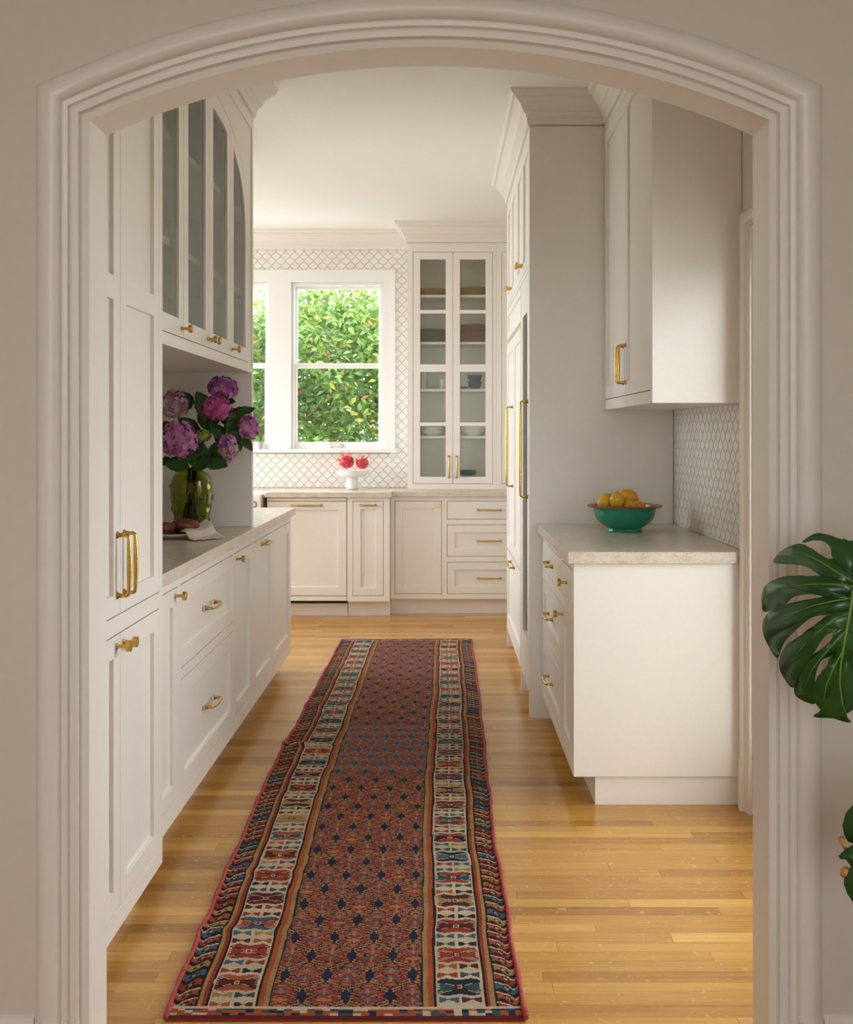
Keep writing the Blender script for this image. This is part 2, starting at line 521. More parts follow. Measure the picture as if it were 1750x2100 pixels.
# front room shell
sbox('wall_front_left', (-2.72, -2.6, -2.52, YF, 0, ZC), WALLF)
sbox('wall_front_right', (1.36, 1.48, -2.52, YFB, 0, ZC), WALLF)
me = relief_rects('wall_rear', -2.72, 1.48, 0, ZC, 0.12, [(-1.05, 0.45, 0.85, 2.35, None)])  # unseen window opening added behind the camera to light the front room
o = struct('wall_rear', me, WALLF); o.location = (0, -2.64, 0)

# hall and kitchen shell
me = relief_rects('wall_left', YFB, 6.42, 0, ZC, 0.12, [(5.17, 6.27, 1.08, 2.48, None)])  # opening added out of view to bring daylight into the hall
o = struct('wall_left', me, WALLK); o.location = (XL, 0, 0); o.rotation_euler = (0, 0, PI / 2)
w3 = relief_rects('window_3', 5.17, 6.27, 1.08, 2.48, 0.10, [(5.21, 5.70, 1.12, 2.44, None), (5.74, 6.23, 1.12, 2.44, None)])
w3 = link('window_3', w3, WINP, None, (XL - 0.01, 0, 0)); w3.rotation_euler = (0, 0, PI / 2); w3['kind'] = 'structure'  # unseen window added as a daylight source for the hall
MB().quadbox(5.205, 5.705, 0.05, 0.054, 1.115, 2.445).build('pane', PANE, w3)
MB().quadbox(5.735, 6.235, 0.05, 0.054, 1.115, 2.445).build('pane', PANE, w3)
sbox('wall_left_return', (-3.2, XL - 0.12, 6.30, 6.42, 0, ZC), WALLK)
me = relief_rects('wall_kitchen_left', 6.30, 8.84, 0, ZC, 0.14, [(6.70, 8.40, 0.70, 2.50, None)])  # unseen window opening added to daylight the kitchen from its side wing
o = struct('wall_kitchen_left', me, WALLK); o.location = (-3.2, 0, 0); o.rotation_euler = (0, 0, PI / 2)
# right wall with the door opening (facing -x: local x runs towards -y)
DY0, DY1, DZ = 2.50, 3.86, 2.055
me = relief_rects('wall_right', -8.84, -YFB, 0, ZC, 0.14, [(-DY1, -DY0, -0.001, DZ, None)])
wall_right = struct('wall_right', me, WALLK); wall_right.location = (XR, 0, 0); wall_right.rotation_euler = (0, 0, -PI / 2)

# back wall with two window openings
W2 = (-1.185, -0.458); W1 = (-2.09, -1.362); WZ = (1.225, 2.542)
me = relief_rects('wall_back', -3.34, XR, 0, ZC, 0.16, [(*W1, *WZ, None), (*W2, *WZ, None)])
wall_back = struct('wall_back', me, GROUT); wall_back.location = (0, YB, 0)

# arabesque tiles
TW, TH = 0.0737, 0.0768
def tile_outline(n=7, inset=0.0013):
    P = []
    T = (0, TH / 2); Rr = (TW / 2, 0)
    nl = math.hypot(TH / 2, TW / 2); nx, nz = (TH / 2) / nl, (TW / 2) / nl
    q = []
    for i in range(n):
        t = i / n
        off = -0.0022 * math.sin(2 * PI * t) + 0.0010 * math.sin(6 * PI * t)
        q.append((Rr[0] * t + nx * off, T[1] * (1 - t) + nz * off))
    right = [(Rr[0] - 0, 0)]
    q1 = q                                   # top -> right
    q2 = [(x, -z) for x, z in [(Rr[0], 0)] + q[:0:-1]]   # right -> bottom
    q3 = [(-x, -z) for x, z in q]            # bottom -> left
    q4 = [(-x, z) for x, z in [(Rr[0], 0)] + q[:0:-1]]   # left -> top
    P = q1 + q2 + q3 + q4
    out = []
    k = len(P)
    for i in range(k):                       # shrink for the joint
        x, z = P[i]; r = math.hypot(x, z)
        out.append((x * (1 - inset / r * 1.25), z * (1 - inset / r * 1.25)))
    return out
TILE = tile_outline()
def clip(poly, x0, x1, z0, z1):
    def half(p, f):
        out = []
        for i in range(len(p)):
            a, b = p[i], p[(i + 1) % len(p)]; fa, fb = f(a), f(b)
            if fa >= 0: out.append(a)
            if (fa >= 0) != (fb >= 0):
                t = fa / (fa - fb); out.append((a[0] + (b[0] - a[0]) * t, a[1] + (b[1] - a[1]) * t))
        return out
    for f in (lambda p: p[0] - x0, lambda p: x1 - p[0], lambda p: p[1] - z0, lambda p: z1 - p[1]):
        poly = half(poly, f)
        if len(poly) < 3: return []
    return poly
def tile_mesh(poly):
    mm = MB(); b = 0; n = len(poly)
    cx = sum(p[0] for p in poly) / n; cz = sum(p[1] for p in poly) / n
    mm.v = [(x, 0.0, z) for x, z in poly] + [(x + (cx - x) * 0.012, -0.0016, z + (cz - z) * 0.012) for x, z in poly]
    mm.f = [(i, (i + 1) % n, n + (i + 1) % n, n + i) for i in range(n)] + [tuple(n + i for i in range(n))]
    return mm.mesh('tile')
FULL = tile_mesh(TILE); FULL.materials.append(MARBLE)
def lay_tiles(parent, x0, x1, z0, z1, ox, oz, skip=(), TILE=TILE, FULL=FULL):
    i0 = int((x0 - ox) / TW) - 2; i1 = int((x1 - ox) / TW) + 2
    j0 = int((z0 - oz) / (TH / 2)) - 2; j1 = int((z1 - oz) / (TH / 2)) + 2
    n = 0
    for j in range(j0, j1 + 1):
        for i in range(i0, i1 + 1):
            cx = ox + i * TW + (TW / 2 if j % 2 else 0); cz = oz + j * TH / 2
            if cx + TW / 2 <= x0 or cx - TW / 2 >= x1 or cz + TH / 2 <= z0 or cz - TH / 2 >= z1: continue
            if any(cx - TW / 2 > s[0] and cx + TW / 2 < s[1] and cz - TH / 2 > s[2] and cz + TH / 2 < s[3] for s in skip): continue
            poly = clip(TILE, x0 - cx, x1 - cx, z0 - cz, z1 - cz)
            if len(poly) < 3: continue
            full = len(poly) == len(TILE) and all(abs(a[0] - b[0]) + abs(a[1] - b[1]) < 1e-7 for a, b in zip(poly, TILE))
            me = FULL if full else tile_mesh(poly)
            link('tile', me, MARBLE, parent, (cx, 0, cz)); n += 1
    return n
# back wall: around the windows, counter to crown, as far left as can be seen past the end panel
lay_tiles(wall_back, -1.62, -0.258, 0.920, 1.188, -1.49, 0.945)
lay_tiles(wall_back, -1.62, -0.258, 2.628, 2.805, -1.49, 0.945)
lay_tiles(wall_back, -0.40, -0.258, 1.188, 2.628, -1.49, 0.945)
m = MB().quadbox(-3.2, -1.62, 0, -0.0016, 0.92, 1.2).build('tile_backing', MARBLE, wall_back)
# right wall splash: local x = -y
MB().quadbox(-5.178, -3.985, -0.0008, 0, 0.919, 1.455).build('grout_bed', GROUT, wall_right)
TILE_R = tile_outline(inset=0.0021); FULL_R = tile_mesh(TILE_R); FULL_R.materials.append(MARBLE)
lay_tiles(wall_right, -5.178, -3.985, 0.920, 1.455, -5.16, 0.95, TILE=TILE_R, FULL=FULL_R)
# slim liner strips closing the tiled splash
for z0, z1 in ((0.922, 1.208), (1.211, 1.455)):
    bevel(MB().quadbox(-3.983, -3.965, -0.007, 0, z0, z1).build('liner_strip', TRIM, wall_right), 0.002)

# crown moulding, swept in plan with mitres
CR = [(0.0, -0.150), (0.010, -0.150), (0.012, -0.118), (0.018, -0.113), (0.018, -0.106), (0.026, -0.098), (0.030, -0.096), (0.030, -0.090), (0.036, -0.086),
      (0.042, -0.070), (0.052, -0.054), (0.064, -0.042), (0.070, -0.038), (0.070, -0.030), (0.082, -0.026), (0.090, -0.016), (0.094, -0.012), (0.094, 0.0), (0.0, 0.0)]
def crown(name, path, side):
    """path of (x,y); side=+1: moulding projects to the left of the walking direction"""
    rows = []
    n = len(path)
    for i in range(n):
        ns = []
        for a, b in ((i - 1, i), (i, i + 1)):
            if a < 0 or b >= n: continue
            dx, dy = path[b][0] - path[a][0], path[b][1] - path[a][1]; l = math.hypot(dx, dy)
            ns.append((-dy / l * side, dx / l * side))
        if len(ns) == 2:
            bx, by = ns[0][0] + ns[1][0], ns[0][1] + ns[1][1]; l2 = bx * bx + by * by
            bx, by = 2 * bx / l2, 2 * by / l2
        else: bx, by = ns[0]
        rows.append([(path[i][0] + bx * o_, path[i][1] + by * o_, ZC + z_) for o_, z_ in CR])
    mm = MB(); mm.strip(rows, close_u=True)
    k = len(CR); mm.f += [tuple(range(k)), tuple((n - 1) * k + i for i in range(k))]
    o = mm.build(name, TRIM, smooth=30); o['kind'] = 'structure'
    return o
crown('trim_5', [(-0.866, 3.27), (-0.866, 5.058), (XL + 0.002, 5.058)], -1)
crown('trim_6', [(0.771, 4.006), (0.771, 5.178), (0.417, 5.178), (0.417, 6.952), (0.75, 6.952)], 1)
crown('trim_7', [(-3.19, YB - 0.006), (-0.258, YB - 0.006), (-0.258, 8.348), (XR - 0.002, 8.348)], -1)

# window casing (both windows), stool, sashes, panes
me = relief_rects('trim_8', -2.186, -0.363, WZ[0], 2.641, 0.022, [(*W1, *WZ, None), (*W2, *WZ, None)])
o = link('trim_8', me, WINP, None, (0, YB - 0.022, 0)); o['kind'] = 'structure'; bevel(o, 0.002)
o = bevel(MB().quadbox(-2.21, -0.347, YB - 0.050, YB + 0.02, 1.196, 1.2245).build('trim_9', WINP), 0.003, 2); o['kind'] = 'structure'
def window(n, x0, x1):
    w = empty('window_%d' % n, (0, YB, 0), kind='structure')
    fr = relief_rects('window_frame', x0, x1, WZ[0], WZ[1], 0.13, [(x0 + 0.022, x1 - 0.022, WZ[0] + 0.002, WZ[1] - 0.022, None)])
    bevel(link('window_frame', fr, WINP, w, (0, 0.006, 0)), 0.0015)
    gx0, gx1 = x0 + 0.040, x1 - 0.040
    up = relief_rects('upper_sash', x0 + 0.0225, x1 - 0.0225, 1.868, WZ[1] - 0.023, 0.035, [(gx0, gx1, 1.906, 2.498, None)])
    s = bevel(link('upper_sash', up, WINP, w, (0, 0.075, 0)), 0.002)
    MB().quadbox(gx0 - 0.003, gx1 + 0.003, 0.016, 0.020, 1.903, 2.501).build('pane', PANE, s)
    lo = relief_rects('lower_sash', x0 + 0.0225, x1 - 0.0225, WZ[0] + 0.003, 1.907, 0.035, [(gx0, gx1, 1.280, 1.868, None)])
    s = bevel(link('lower_sash', lo, WINP, w, (0, 0.034, 0)), 0.002)
    MB().quadbox(gx0 - 0.003, gx1 + 0.003, 0.016, 0.020, 1.277, 1.871).build('pane', PANE, s)
    xc = (x0 + x1) / 2 - 0.007
    mm = MB(); mm.tube([(xc - 0.042, 0.0, 1.250), (xc - 0.042, -0.018, 1.252), (xc - 0.034, -0.024, 1.250), (xc + 0.034, -0.024, 1.250), (xc + 0.042, -0.018, 1.252), (xc + 0.042, 0, 1.250)], 0.0045, 8)
    mm.quadbox(xc - 0.052, xc - 0.032, -0.003, 0.0, 1.236, 1.266); mm.quadbox(xc + 0.032, xc + 0.052, -0.003, 0, 1.236, 1.266)
    mm.build('sash_lift', STEEL, s, smooth=40)
window(1, *W1)
window(2, *W2)

# glazed side door with its casing on the right wall (rotated frame: local x = -y)
dr = empty('door_1', (XR, 0, 0), -PI / 2, kind='structure')
dpath = [(-DY1 - 0.004, 0.178), (-DY1 - 0.004, DZ + 0.004), (-DY0 + 0.004, DZ + 0.004), (-DY0 + 0.004, 0.178)]
frame_sweep('casing', dpath, CAS, 0.0, -1, TRIM, dr)
frame_sweep('plinth', [(-DY1 - 0.004, 0.0), (-DY1 - 0.004, 0.18)], PL, 0.0, -1, TRIM, dr)
frame_sweep('plinth', [(-DY0 + 0.004, 0.18), (-DY0 + 0.004, 0.0)], PL, 0.0, -1, TRIM, dr)
jm = relief_rects('door_frame', -DY1, -DY0, 0.0, DZ, 0.138, [(-DY1 + 0.018, -DY0 - 0.018, -0.001, DZ - 0.018, None)])
link('door_frame', jm, TRIM, dr, (0, 0.001, 0))
lf = relief_rects('door_leaf', -DY1 + 0.020, -DY0 - 0.020, 0.006, DZ - 0.020, 0.042, [(-DY1 + 0.10, -DY0 - 0.10, 0.25, DZ - 0.11, None)])
lf = link('door_leaf', lf, WINP, dr, (0, 0.092, 0))
MB().quadbox(-DY1 + 0.095, -DY0 - 0.095, 0.018, 0.023, 0.245, DZ - 0.105).build('pane', PANE, lf)

# outside
GROUND = mat('pale_gravel', (0.32, 0.27, 0.19), 0.9)
v_ = coords(GROUND, (1, 1, 1)); lk(GROUND, ramp(GROUND, noise(GROUND, v_, 5, 5), [(0.3, (0.50, 0.48, 0.44)), (0.7, (0.60, 0.58, 0.54))]), bsdf(GROUND).inputs['Base Color'])
sbox('garden_ground', (-30, 30, -30, 40, -0.6, -0.32), GROUND)

BLOCKER = paint('light_block_stucco', (0.60, 0.56, 0.50), 0.9)
sbox('light_block_wall', (2.4, 2.55, 2.75, 9.0, -0.32, 0.7), BLOCKER)  # unseen low blocker added to cut daylight through the side door
sbox('light_block_tall', (2.4, 3.6, 1.45, 2.75, -0.32, 1.95), BLOCKER)  # unseen taller blocker added to screen slanting sky light from the door
# ------------------------------------------------------------------ hardware
def pull_mesh(L, s=0.030, rm=0.0068, re=0.0046):
    """bar pull along local x, standing out towards -y"""
    m = MB()
    h = L / 2
    pts = [(-h, 0, 0), (-h, -0.002, 0), (-h, -0.006, 0), (-h, -s * 0.55, 0), (-h, -s * 0.80, 0), (-h + s * 0.10, -s * 0.94, 0), (-h + s * 0.28, -s, 0)]
    rad = [0.0098, 0.0098, 0.0062, 0.0050, 0.0052, 0.0052, re]
    n = 7
    a = h - s * 0.28
    for i in range(1, n):
        t = -1 + 2 * i / n
        pts.append((a * t, -s - 0.002 * (1 - t * t), 0)); rad.append(re + (rm - re) * (1 - t * t))
    m.tube(pts + [(-x, y, z) for x, y, z in pts[6::-1]], rad + rad[6::-1], 12)
    return m.mesh('handle', smooth=50)
PULLS = {}
def handle(parent, kind, u, v, L=0.15, s=0.030):
    """kind 'h' / 'v' pulls or 'k' knob at (u, v) on the front of parent"""
    if kind == 'k':
        if 'k' not in PULLS:
            PULLS['k'] = MB().lathe([(0.0075, -0.0005), (0.0075, 0.002), (0.0052, 0.004), (0.0050, 0.024), (0.0060, 0.0245), (0.0138, 0.0245), (0.0143, 0.0255), (0.0143, 0.0355), (0.0135, 0.0365), (0.010, 0.0365)], 20, 'y').mesh('knob', smooth=35)
        o = link('knob', PULLS['k'], BRASS, parent, (u, 0, v)); return o
    key = (round(L, 3), round(s, 3))
    if key not in PULLS: PULLS[key] = pull_mesh(L, s, 0.0068 if L < 0.3 else 0.0082, 0.0046 if L < 0.3 else 0.0062)
    o = link('handle', PULLS[key], BRASS, parent, (u, 0, v))
    if kind == 'v': o.rotation_euler = (0, PI / 2, 0)
    return o

FT = 0.020          # front thickness
GAP = 0.0030
def front(parent, name, x0, x1, z0, z1, panels=None, stile=0.056, rail=0.056, recess=0.011, y=0.0, hw=(), mt=None, t=FT):
    """an inset door or drawer front; panels: None = flat slab, else list of (z0,z1) absolute recesses or 'one'"""
    w, h = x1 - x0 - 2 * GAP, z1 - z0 - 2 * GAP
    rects = []
    if panels == 'one': rects = [(stile, w - stile, rail, h - rail, recess)]
    elif panels: rects = [(stile, w - stile, a - z0 - GAP, b - z0 - GAP, recess) for a, b in panels]
    me = relief_rects(name, 0, w, 0, h, t, rects)
    o = bevel(link(name, me, mt or CAB, parent, (x0 + GAP, y, z0 + GAP)), 0.0014, 2)
    for k, u, v, *r in hw:
        handle(o, k, u - x0 - GAP, v - z0 - GAP, *r)
    return o
def body(parent, x0, x1, z0, z1, depth, openings, name='body', extra=()):
    rects = [(a, b, c, d, FT + 0.014) for a, b, c, d in openings] + list(extra)
    return bevel(link(name, relief_rects(name, x0, x1, z0, z1, depth, rects), CAB, parent), 0.0012, 1)
def kick(parent, x0, x1, y, h, t=0.02, name='toe_kick', ends=None):
    return MB().quadbox(x0, x1, y, y + t, 0, h).build(name, CAB, parent)

LH, RH = PI / 2, -PI / 2
CT = 0.918            # counter top

# ---- tall pantry cabinet, nearest on the left (local x = y - 2.42)
Y0 = 2.42
t = empty('pantry_cabinet', (-0.83, Y0, 0), LH, 'tall white pantry cabinet with panelled doors, nearest on the left', 'cabinet')
a, b, c = 2.446 - Y0, 2.838 - Y0, 3.23 - Y0
e = 3.268 - Y0
body(t, 0, e, 0.065, ZC - 0.15, 0.695, [(a, c, 0.875, 2.78), (a, c, 0.119, 0.829)])
kick(t, 0.0, 3.15 - Y0, 0.045, 0.064)
front(t, 'door', a, b + GAP / 2, 0.875, 2.78, [(0.931, 1.683), (1.744, 2.72)], hw=[('v', b - 0.030, 1.005, 0.155)])
front(t, 'door', b - GAP / 2, c, 0.875, 2.78, [(0.931, 1.683), (1.744, 2.72)], hw=[('v', b + 0.030, 1.005, 0.155)])
front(t, 'door', a, b + GAP / 2, 0.119, 0.829, 'one', hw=[('k', b - 0.030, 0.798)])
front(t, 'door', b - GAP / 2, c, 0.119, 0.829, 'one', hw=[('k', b + 0.030, 0.798)])

# ---- left base run (local x = y - 3.272)
Y0 = 3.272
t = empty('base_cabinet', (-0.865, Y0, 0), LH, 'long white base cabinet with wide drawers below the flower niche', 'cabinet')
D = lambda y: y - Y0
ops = [(D(3.30), D(3.597), 0.147, 0.842), (D(3.645), D(4.559), 0.56, 0.842), (D(3.645), D(4.559), 0.147, 0.524), (D(4.595), D(5.018), 0.147, 0.842), (D(5.066), D(5.624), 0.147, 0.842), (D(5.672), D(6.278), 0.147, 0.842)]
body(t, 0, D(6.31), 0.088, CT - 0.041, 0.66, ops)
kick(t, 0, D(6.24), 0.07, 0.087)
front(t, 'door', *ops[0], 'one', hw=[('k', D(3.567), 0.815)])
front(t, 'drawer', *ops[1], 'one', hw=[('h', D(4.10), 0.703, 0.15)])
front(t, 'drawer', *ops[2], 'one', hw=[('h', D(4.10), 0.340, 0.15)])
front(t, 'door', *ops[3], 'one', hw=[('k', D(4.628), 0.815)])
front(t, 'door', *ops[4], 'one', hw=[('h', D(5.345), 0.812, 0.14)])
front(t, 'door', *ops[5], 'one')
slab = MB().prism([(-1.525, 3.272), (-0.84, 3.272), (-0.84, 6.335), (-1.525, 6.335)], 'z', CT - 0.040, CT).build('countertop', STONE)
bevel(slab, 0.002, 2)
tag(slab, 'long beige stone countertop under the flower niche on the left', 'countertop')

# ---- left hutch above: carcass with an elliptical arched face and four reeded glass doors
Y0 = 3.272
t = empty('hutch_cabinet', (-0.866, Y0, 0), LH, 'white upper cabinet with arched reeded glass doors above the flowers', 'cabinet')
HC0, HA, HZ, HB, HN = 4.100 - Y0, 0.822, 2.205, 0.445, 2.5
def arc(x, k=0.0):
    u = min(1.0, abs(x - HC0) / (HA - k)); return HZ + (HB - k) * (1 - u ** HN) ** (1 / HN)
e = 5.018 - Y0
zb, zt = 1.622, ZC - 0.151
m = MB()
# carcass: hollow box open to the front
me = relief_rects('carcass', 0, e, zb, zt, 0.640, [(0.012, e - 0.012, zb + 0.018, zt - 0.018, 0.36)])
link('carcass', me, CAB, t, (0, 0.0215, 0))
# face frame with the arched opening
N = 56
xs_ = [HC0 - HA + 2 * HA * (0.5 - 0.5 * math.cos(PI * i / N)) for i in range(N + 1)]
mm = MB()
def fstrip(xs, lo, hi, th, y0=0.0, mb=mm):
    mb.strip([[(x, y0, z) for x, z in zip(xs, lo)], [(x, y0, z) for x, z in zip(xs, hi)], [(x, y0 + th, z) for x, z in zip(xs, hi)], [(x, y0 + th, z) for x, z in zip(xs, lo)]], close_v=True)
    n = len(xs); b = len(mb.v) - 4 * n
    mb.f += [(b, b + n, b + 2 * n, b + 3 * n), (b + n - 1, b + 2 * n - 1, b + 3 * n - 1, b + 4 * n - 1)]
fstrip(xs_, [arc(x) for x in xs_], [zt] * len(xs_), 0.021)
fstrip([0.0, HC0 - HA], [zb] * 2, [zt] * 2, 0.021)
fstrip([HC0 + HA, e], [zb] * 2, [zt] * 2, 0.021)
fstrip([HC0 - HA, HC0 + HA], [zb] * 2, [1.662] * 2, 0.021)
mm.build('face_frame', CAB, t, fix=False)
mb2 = MB()
mb2.quadbox(0.01, e - 0.012, -0.005, 0.0, 2.728, 2.740)
mb2.quadbox(e - 0.024, e - 0.012, -0.005, 0.0, zb + 0.02, 2.728)
mb2.build('bead', CAB, t)
# doors
dw = 2 * HA / 4
ST = 0.066
for i in range(4):
    x0 = HC0 - HA + dw * i + GAP * 0.6; x1 = HC0 - HA + dw * (i + 1) - GAP * 0.6
    z0 = 1.662 + GAP
    gx0, gx1 = x0 + ST, x1 - ST
    dm = MB()
    n = 14
    col = lambda a, b, k=n: [a + (b - a) * q / k for q in range(k + 1)]
    top = lambda x: arc(x, GAP)
    L_ = col(x0, gx0, 6); fstrip(L_, [z0] * len(L_), [top(x) for x in L_], FT, 0, dm)
    R_ = col(gx1, x1, 6); fstrip(R_, [z0] * len(R_), [top(x) for x in R_], FT, 0, dm)
    M_ = col(gx0, gx1)
    zi = [min(arc(x, 0.066), top(x) - 0.02) for x in M_]
    fstrip(M_, [z0] * len(M_), [z0 + 0.058] * len(M_), FT, 0, dm)
    fstrip(M_, zi, [top(x) for x in M_], FT, 0, dm)
    d_ = dm.build('door', CAB, t, fix=True)
    # reeded pane
    gm = MB(); nr = 22; seg = 6
    cols = []
    for q in range(nr * seg + 1):
        x = gx0 - 0.004 + (gx1 - gx0 + 0.008) * q / (nr * seg)
        ph = (q % seg) / seg
        yy = -0.0022 * math.sin(PI * ph)
        zt_ = min(arc(min(max(x, gx0), gx1), 0.062), top(min(max(x, gx0), gx1)) - 0.016)
        cols.append((x, yy, zt_))
    gm.strip([[(x, 0.010 + yy, z0 + 0.054) for x, yy, z in cols], [(x, 0.010 + yy, z) for x, yy, z in cols]])
    gm.build('pane', REED, d_, smooth=True, fix=False)
    ku = (x1 - 0.033, x1 - 0.033, x0 + 0.033, x0 + 0.033)[i]
    ku = [HC0 - HA + dw - 0.033 + 0.03, HC0 - 0.033, HC0 + 0.033, HC0 + HA - dw + 0.033][i]
    if i == 0: ku = x1 - 0.028
    handle(d_, 'k', ku, z0 + 0.028)
for zs in (1.96, 2.31):
    MB().quadbox(0.014, e - 0.014, 0.030, 0.380, zs, zs + 0.024).build('shelf', CAB, t)
# far end panel of the niche, counter to ceiling
ep = bevel(MB().quadbox(-1.526, -0.866, 5.020, 5.056, CT + 0.001, ZC - 0.151).build('end_panel', CAB), 0.0015)
tag(ep, 'flat white end panel behind the flowers, standing on the left countertop', 'panel')

# ---- right upper cabinet (local x = 5.176 - y)
Y1 = 5.176
D = lambda y: Y1 - y
t = empty('wall_cabinet', (0.771, Y1, 0), RH, 'white two-door wall cabinet above the green bowl, plain side towards us', 'cabinet')
op = (D(5.165), D(4.04), 1.502, 2.762)
body(t, 0, D(4.006), 1.455, ZC - 0.151, XR - 0.771 - 0.002, [op])
mid = D(4.602)
front(t, 'door', op[0], mid + GAP / 2, op[2], op[3], 'one', hw=[('v', mid - 0.034, 1.635, 0.155)])
front(t, 'door', mid - GAP / 2, op[1], op[2], op[3], 'one', hw=[('v', mid + 0.030, 1.635, 0.155)])

# ---- right base cabinet
t = empty('base_cabinet', (0.478, Y1, 0), RH, 'white base cabinet with drawers under the green bowl, plain side towards us', 'cabinet')
xa, xb, xc, xd = D(5.166), D(4.379), D(4.331), D(4.004)
ops = [(xa, xb, 0.709, 0.846), (xa, xb, 0.427, 0.666), (xa, xb, 0.142, 0.386), (xc, xd, 0.712, 0.846), (xc, xd, 0.142, 0.668)]
body(t, 0, D(3.957), 0.105, CT - 0.043, XR - 0.478 - 0.002, ops)
MB().quadbox(0, D(3.972), 0.080, 0.600, 0, 0.104).build('toe_kick', CAB, t)
cu = (xa + xb) / 2
front(t, 'drawer', *ops[0], None, hw=[('h', cu, 0.775, 0.16)])
front(t, 'drawer', *ops[1], 'one', hw=[('h', cu, 0.548, 0.16)])
front(t, 'drawer', *ops[2], 'one', hw=[('h', cu, 0.272, 0.16)])
front(t, 'drawer', *ops[3], None, hw=[('k', (xc + xd) / 2, 0.778)])
front(t, 'door', *ops[4], 'one', hw=[('k', xc + 0.030, 0.637)])
slab = MB().prism([(0.455, 3.935), (XR - 0.001, 3.935), (XR - 0.001, 5.176), (0.455, 5.176)], 'z', CT - 0.042, CT).build('countertop', STONE)
bevel(slab, 0.003, 2)
tag(slab, 'beige stone countertop under the green bowl on the right', 'countertop')

# ---- refrigerator wall
Y1 = 6.95
t = empty('refrigerator_surround', (0.417, Y1, 0), RH, 'tall white refrigerator surround panels with small doors above', 'cabinet')
e = D(5.180)
D0 = lambda y: 6.95 - y
D = D0
e = D(5.180)
DEP = XR - 0.417 - 0.003
bevel(MB().quadbox(D(5.206), e, 0, DEP, 0, ZC - 0.151).build('side_panel', CAB, t), 0.0015)
bevel(MB().quadbox(0, 0.022, 0, DEP, 0, ZC - 0.151).build('side_panel', CAB, t), 0.0015)
bevel(MB().quadbox(D(5.748), D(5.724), 0.002, DEP, 0, 2.12).build('divider', CAB, t), 0.0015)
ops = [(D(6.905), D(6.11), 2.145, 2.762), (D(6.045), D(5.226), 2.145, 2.762)]
body(t, 0.0225, D(5.2065), 2.121, ZC - 0.151, DEP, ops)
for (a, b, c, d) in ops:
    m_ = (a + b) / 2
    front(t, 'door', a, m_ + GAP / 2, c, d, 'one', hw=[('k', m_ - 0.032, 2.205)])
    front(t, 'door', m_ - GAP / 2, b, c, d, 'one', hw=[('k', m_ + 0.032, 2.205)])
# refrigerator
t = empty('refrigerator', (0.417, Y1, 0), RH, 'panelled white refrigerator with long brass handle, farther of the two', 'refrigerator')
a, b = D(6.926), D(5.750)
MB().quadbox(a, b, 0.0225, DEP, 0.10, 2.1195).build('body', CAB, t)
front(t, 'top_panel', a, b, 1.93, 2.119, [(1.975, 2.075)], stile=0.05)
d_ = front(t, 'door', a, b, 0.628, 1.908, None)
bpy.data.objects.remove(d_)
w = b - a - 2 * GAP
mdl = (a + b) / 2 + 0.01
me = relief_rects('door', 0, w, 0, 1.275, FT, [(0.055, mdl - a - 0.075, 0.07, 1.205, 0.009), (mdl - a + 0.075, w - 0.045, 0.07, 1.205, 0.009)])
d_ = bevel(link('door', me, CAB, t, (a + GAP, 0, 0.630)), 0.0014)
handle(d_, 'v', D(6.36) - a, 1.27 - 0.630, 0.457, 0.036)
d_ = front(t, 'freezer_drawer', a, b, 0.115, 0.618, [(0.21, 0.56)], stile=0.05, hw=[('h', D(6.355), 0.586, 0.30)])
kick(t, a, b, 0.06, 0.099)
# wine cooler nearest
t = empty('wine_cooler', (0.417, Y1, 0), RH, 'white framed wine cooler with narrow dark glass, beside the tall end panel', 'refrigerator')
a, b = D(5.7235), D(5.2065)
MB().quadbox(a, b, 0.0225, DEP, 0.10, 2.1195).build('body', CAB, t)
w = b - a - 2 * GAP
me = relief_rects('door', 0, w, 0, 2.00, FT, [(D(5.612) - a, D(5.325) - a, 0.338 - 0.118, 1.935 - 0.118, None)])
d_ = bevel(link('door', me, CAB, t, (a + GAP, 0, 0.118)), 0.0014)
MB().quadbox(D(5.612) - a - 0.01, D(5.325) - a + 0.01, FT + 0.0002, FT + 0.002, 0.21, 1.83).build('dark_pane', DARKGLASS, d_)
handle(d_, 'v', D(5.263) - a, 1.27 - 0.118, 0.457, 0.036)
kick(t, a, b, 0.06, 0.099)

# ---- back run
t = empty('dishwasher', (-1.281, 8.05, 0), 0, 'white panelled dishwasher under the right-hand window', 'dishwasher')
w = 0.589
MB().quadbox(0.002, w - 0.002, 0.021, 0.58, 0.118, 0.874).build('body', CAB, t)
front(t, 'door', 0, w, 0.155, 0.850, 'one', stile=0.062, rail=0.062, hw=[('h', (0.186 + 0.401) / 2, 0.819, 0.215)])
front(t, 'top_rail', 0, w, 0.8495, 0.8765)
front(t, 'bottom_rail', 0, w, 0.116, 0.1555)
MB().quadbox(0.0, w, 0.10, 0.11, 0.0, 0.114).build('shadow_gap', BLACK, t)  # black board stands in for the shade inside the gap
kick(t, 0.0, w, 0.078, 0.088)

t = empty('base_cabinet', (-0.690, 8.05, 0), 0, 'slim white pull-out cabinet beside the dishwasher', 'cabinet')
w = 0.312
body(t, 0, w, 0.114, CT - 0.041, 0.62, [(0.041, 0.267, 0.156, 0.850)])
front(t, 'door', 0.041, 0.267, 0.156, 0.850, 'one', stile=0.055, rail=0.055, hw=[('h', 0.154, 0.821, 0.113)])
MB().quadbox(0.002, w, 0.078, 0.20, 0, 0.113).build('toe_kick', CAB, t)

